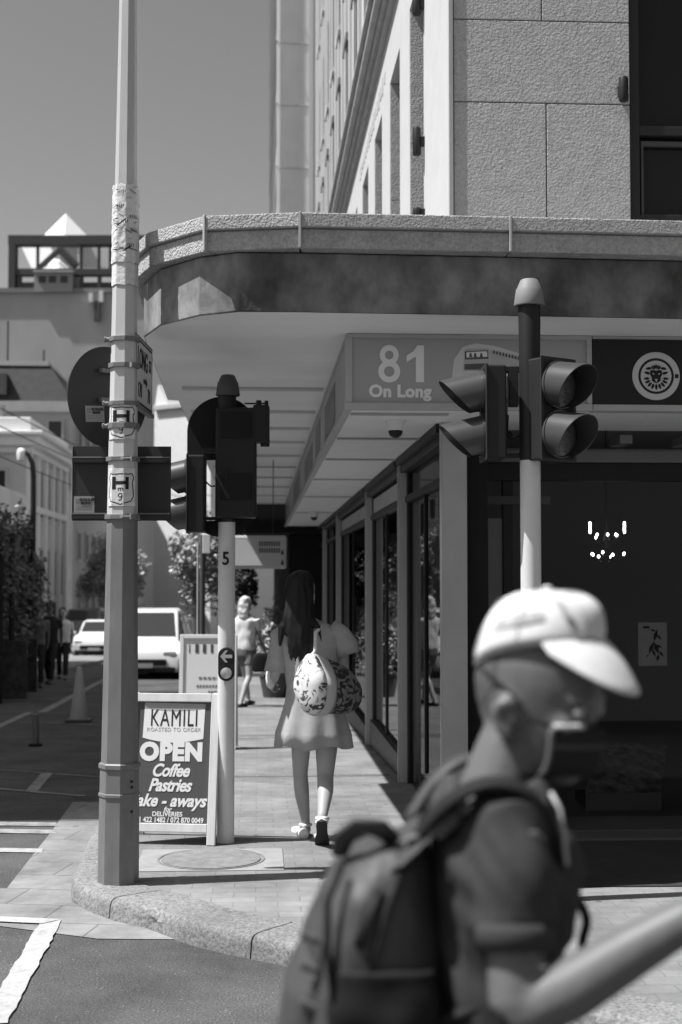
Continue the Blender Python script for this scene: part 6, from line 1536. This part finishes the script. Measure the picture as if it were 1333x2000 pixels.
# ---- backpack
PACK = mat("pack_nylon", .050, .55, .35, var=.12, vscale=25, bump=.25, bscale=500, bdist=.0008); PACKD = mat("pack_dark", .012, .7, .2); PACKL = mat("pack_webbing", .10, .8, .2)
bp_ = thing("backpack", "dark nylon backpack with top handle and straps on the man's back", "backpack", P_(715,1800))
q = MB(); tilt = (Z*.985+U*.17).normalized()
q.loft([oval(P_(px,py,2.04), U, V, a, b, 28, 2.7) for px, py, a, b in ((735,2205,.060,.11),(722,2180,.088,.140),(714,2100,.099,.152),(712,2000,.101,.155),(718,1900,.099,.155),(728,1800,.094,.152),(742,1720,.080,.142),(758,1668,.060,.125),(772,1640,.036,.095),(778,1632,.012,.05))])
me = fuse(q, .007, 4)
for v, n in zip(me.vertices, [v.normal.copy() for v in me.vertices]):
    p = v.co; v.co = p+n*(.006*noise.noise(Vector((p.x*14, p.y*14, p.z*9)))+.004*noise.noise(Vector((p.x*40+p.z*18, p.y*30, p.z*10))))
for v in me.vertices: v.co = _rootmat(bp_).inverted() @ v.co
put("pack_body", me, PACK, bp_, smooth=0)
# front pocket, lower compartment with dark mesh, side pocket
q = MB(); q.loft([oval(P_(px,py,2.04), U, V, a, b, 24, 2.8) for px, py, a, b in ((640,2200,.040,.10),(628,2140,.058,.125),(624,2000,.060,.130),(632,1900,.055,.128),(648,1835,.040,.115),(660,1810,.015,.08))])
me = fuse(q, .007, 4); disp(me, .006, 12, 5)
for v in me.vertices: v.co = _rootmat(bp_).inverted() @ v.co
fpk = put("front_pocket", me, PACK, bp_, smooth=0)
q = MB()
for py in (1832, 1890, 1965): q.obox(P_(606,py,1.915), .030, .010, .012, (U*.9-Z*.35), V, Z)
build_each(q, "daisy_loop", PACKL, fpk, bevel=.003)
q = MB(); q.loft([oval(P_(px,py,1.90), U, V, a, .026, 20, 2.6) for px, py, a in ((760,2150,.06),(752,2080,.072),(750,1960,.074),(752,1900,.070),(756,1890,.066))]); me = fuse(q, .006, 3); disp(me, .007, 20, 8)
for v in me.vertices: v.co = _rootmat(bp_).inverted() @ v.co
put("side_pocket", me, PACKD, bp_, smooth=0)
# seam zips on the near side
q = MB(); q.tube([P_(668,1690,1.93), P_(640,1760,1.905), P_(640,1860,1.893), P_(655,1960,1.888)], .005, 8); q.tube([P_(780,1700,1.915), P_(756,1770,1.895), P_(735,1850,1.887), P_(700,1960,1.885)], .007, 8, flat=.5); q.tube([P_(740,1735,1.905), P_(718,1790,1.892), P_(700,1850,1.888)], .010, 8, flat=.4); build(q, "seam", PACKD, bp_, smooth=0)
# top flap and handle
q = MB(); q.tube([P_(664,1668,2.0), P_(672,1636,1.97), P_(700,1612,1.96), P_(742,1618,1.96), P_(768,1640,1.98)], [.012,.018,.019,.018,.013], 12, flat=.45); build(q, "top_handle", PACK, bp_, smooth=0)
q = MB(); q.loft([oval(P_(px,py,2.02), (U*.6+Z*.8), V, a, b, 18, 2.5) for px, py, a, b in ((742,1682,.02,.09),(764,1664,.03,.12),(800,1640,.036,.13),(838,1600,.034,.13),(860,1560,.030,.12),(872,1530,.02,.10),(876,1520,.008,.05))]); me = fuse(q, .007, 4); disp(me, .007, 16, 9)
for v in me.vertices: v.co = _rootmat(bp_).inverted() @ v.co
put("shoulder_yoke", me, PACK, bp_, smooth=0)
def strap(pts, w, m, name, par=bp_, th=.010, up=None):
    q = MB(); pts = [Vector(p) for p in pts]; fine = []
    for i in range(len(pts)-1):
        p0 = pts[max(i-1,0)]; p1 = pts[i]; p2 = pts[i+1]; p3 = pts[min(i+2,len(pts)-1)]
        for t in (0,.25,.5,.75): fine.append(.5*((2*p1)+(p2-p0)*t+(2*p0-5*p1+4*p2-p3)*t*t+(3*p1-p0-3*p2+p3)*t**3))
    fine.append(pts[-1]); rg = []; c0 = P_(985,1680)
    for i, p in enumerate(fine):
        t = (fine[min(i+1,len(fine)-1)]-fine[max(i-1,0)]).normalized(); s_ = (up or V); s_ = (s_-t*s_.dot(t)).normalized(); n_ = t.cross(s_)
        rg.append(oval(p, s_, n_, w/2, th/2, 12, 3.2))
    q.loft(rg); return build(q, name, m, par, smooth=0)
strap([P_(800,1662,1.97), P_(850,1592,1.93), P_(905,1548,1.91), P_(965,1530,1.90), P_(1030,1548,1.895), P_(1072,1600,1.90), P_(1088,1690,1.92), P_(1066,1800,1.95), P_(1010,1900,1.93), P_(930,1960,1.92), P_(840,1990,1.93)], .058, PACKD, "shoulder_strap", th=.016)
strap([P_(800,1600,2.14), P_(850,1524,2.15), P_(905,1486,2.16), P_(965,1492,2.18), P_(1030,1540,2.19), P_(1085,1610,2.18), P_(1092,1700,2.16), P_(1066,1830,2.17), P_(985,1930,2.20), P_(860,1980,2.18)], .058, PACK, "shoulder_strap", th=.016)
strap([P_(1080,1716,2.12), P_(1122,1748,2.12), P_(1146,1795,2.12), P_(1138,1840,2.12), P_(1141,1897,2.12)], .014, PACKD, "loose_strap", up=U, th=.004)
q = MB(); q.obox(P_(866,1606,1.915), .040, .012, .030, (U*.75+Z*.66), V, (Z*.75-U*.66)); build(q, "buckle", PACKL, bp_, bevel=.004)
strap([P_(790,1640,1.955), P_(830,1625,1.925), P_(872,1602,1.912), P_(930,1560,1.905)], .022, PACKL, "load_strap", th=.004)
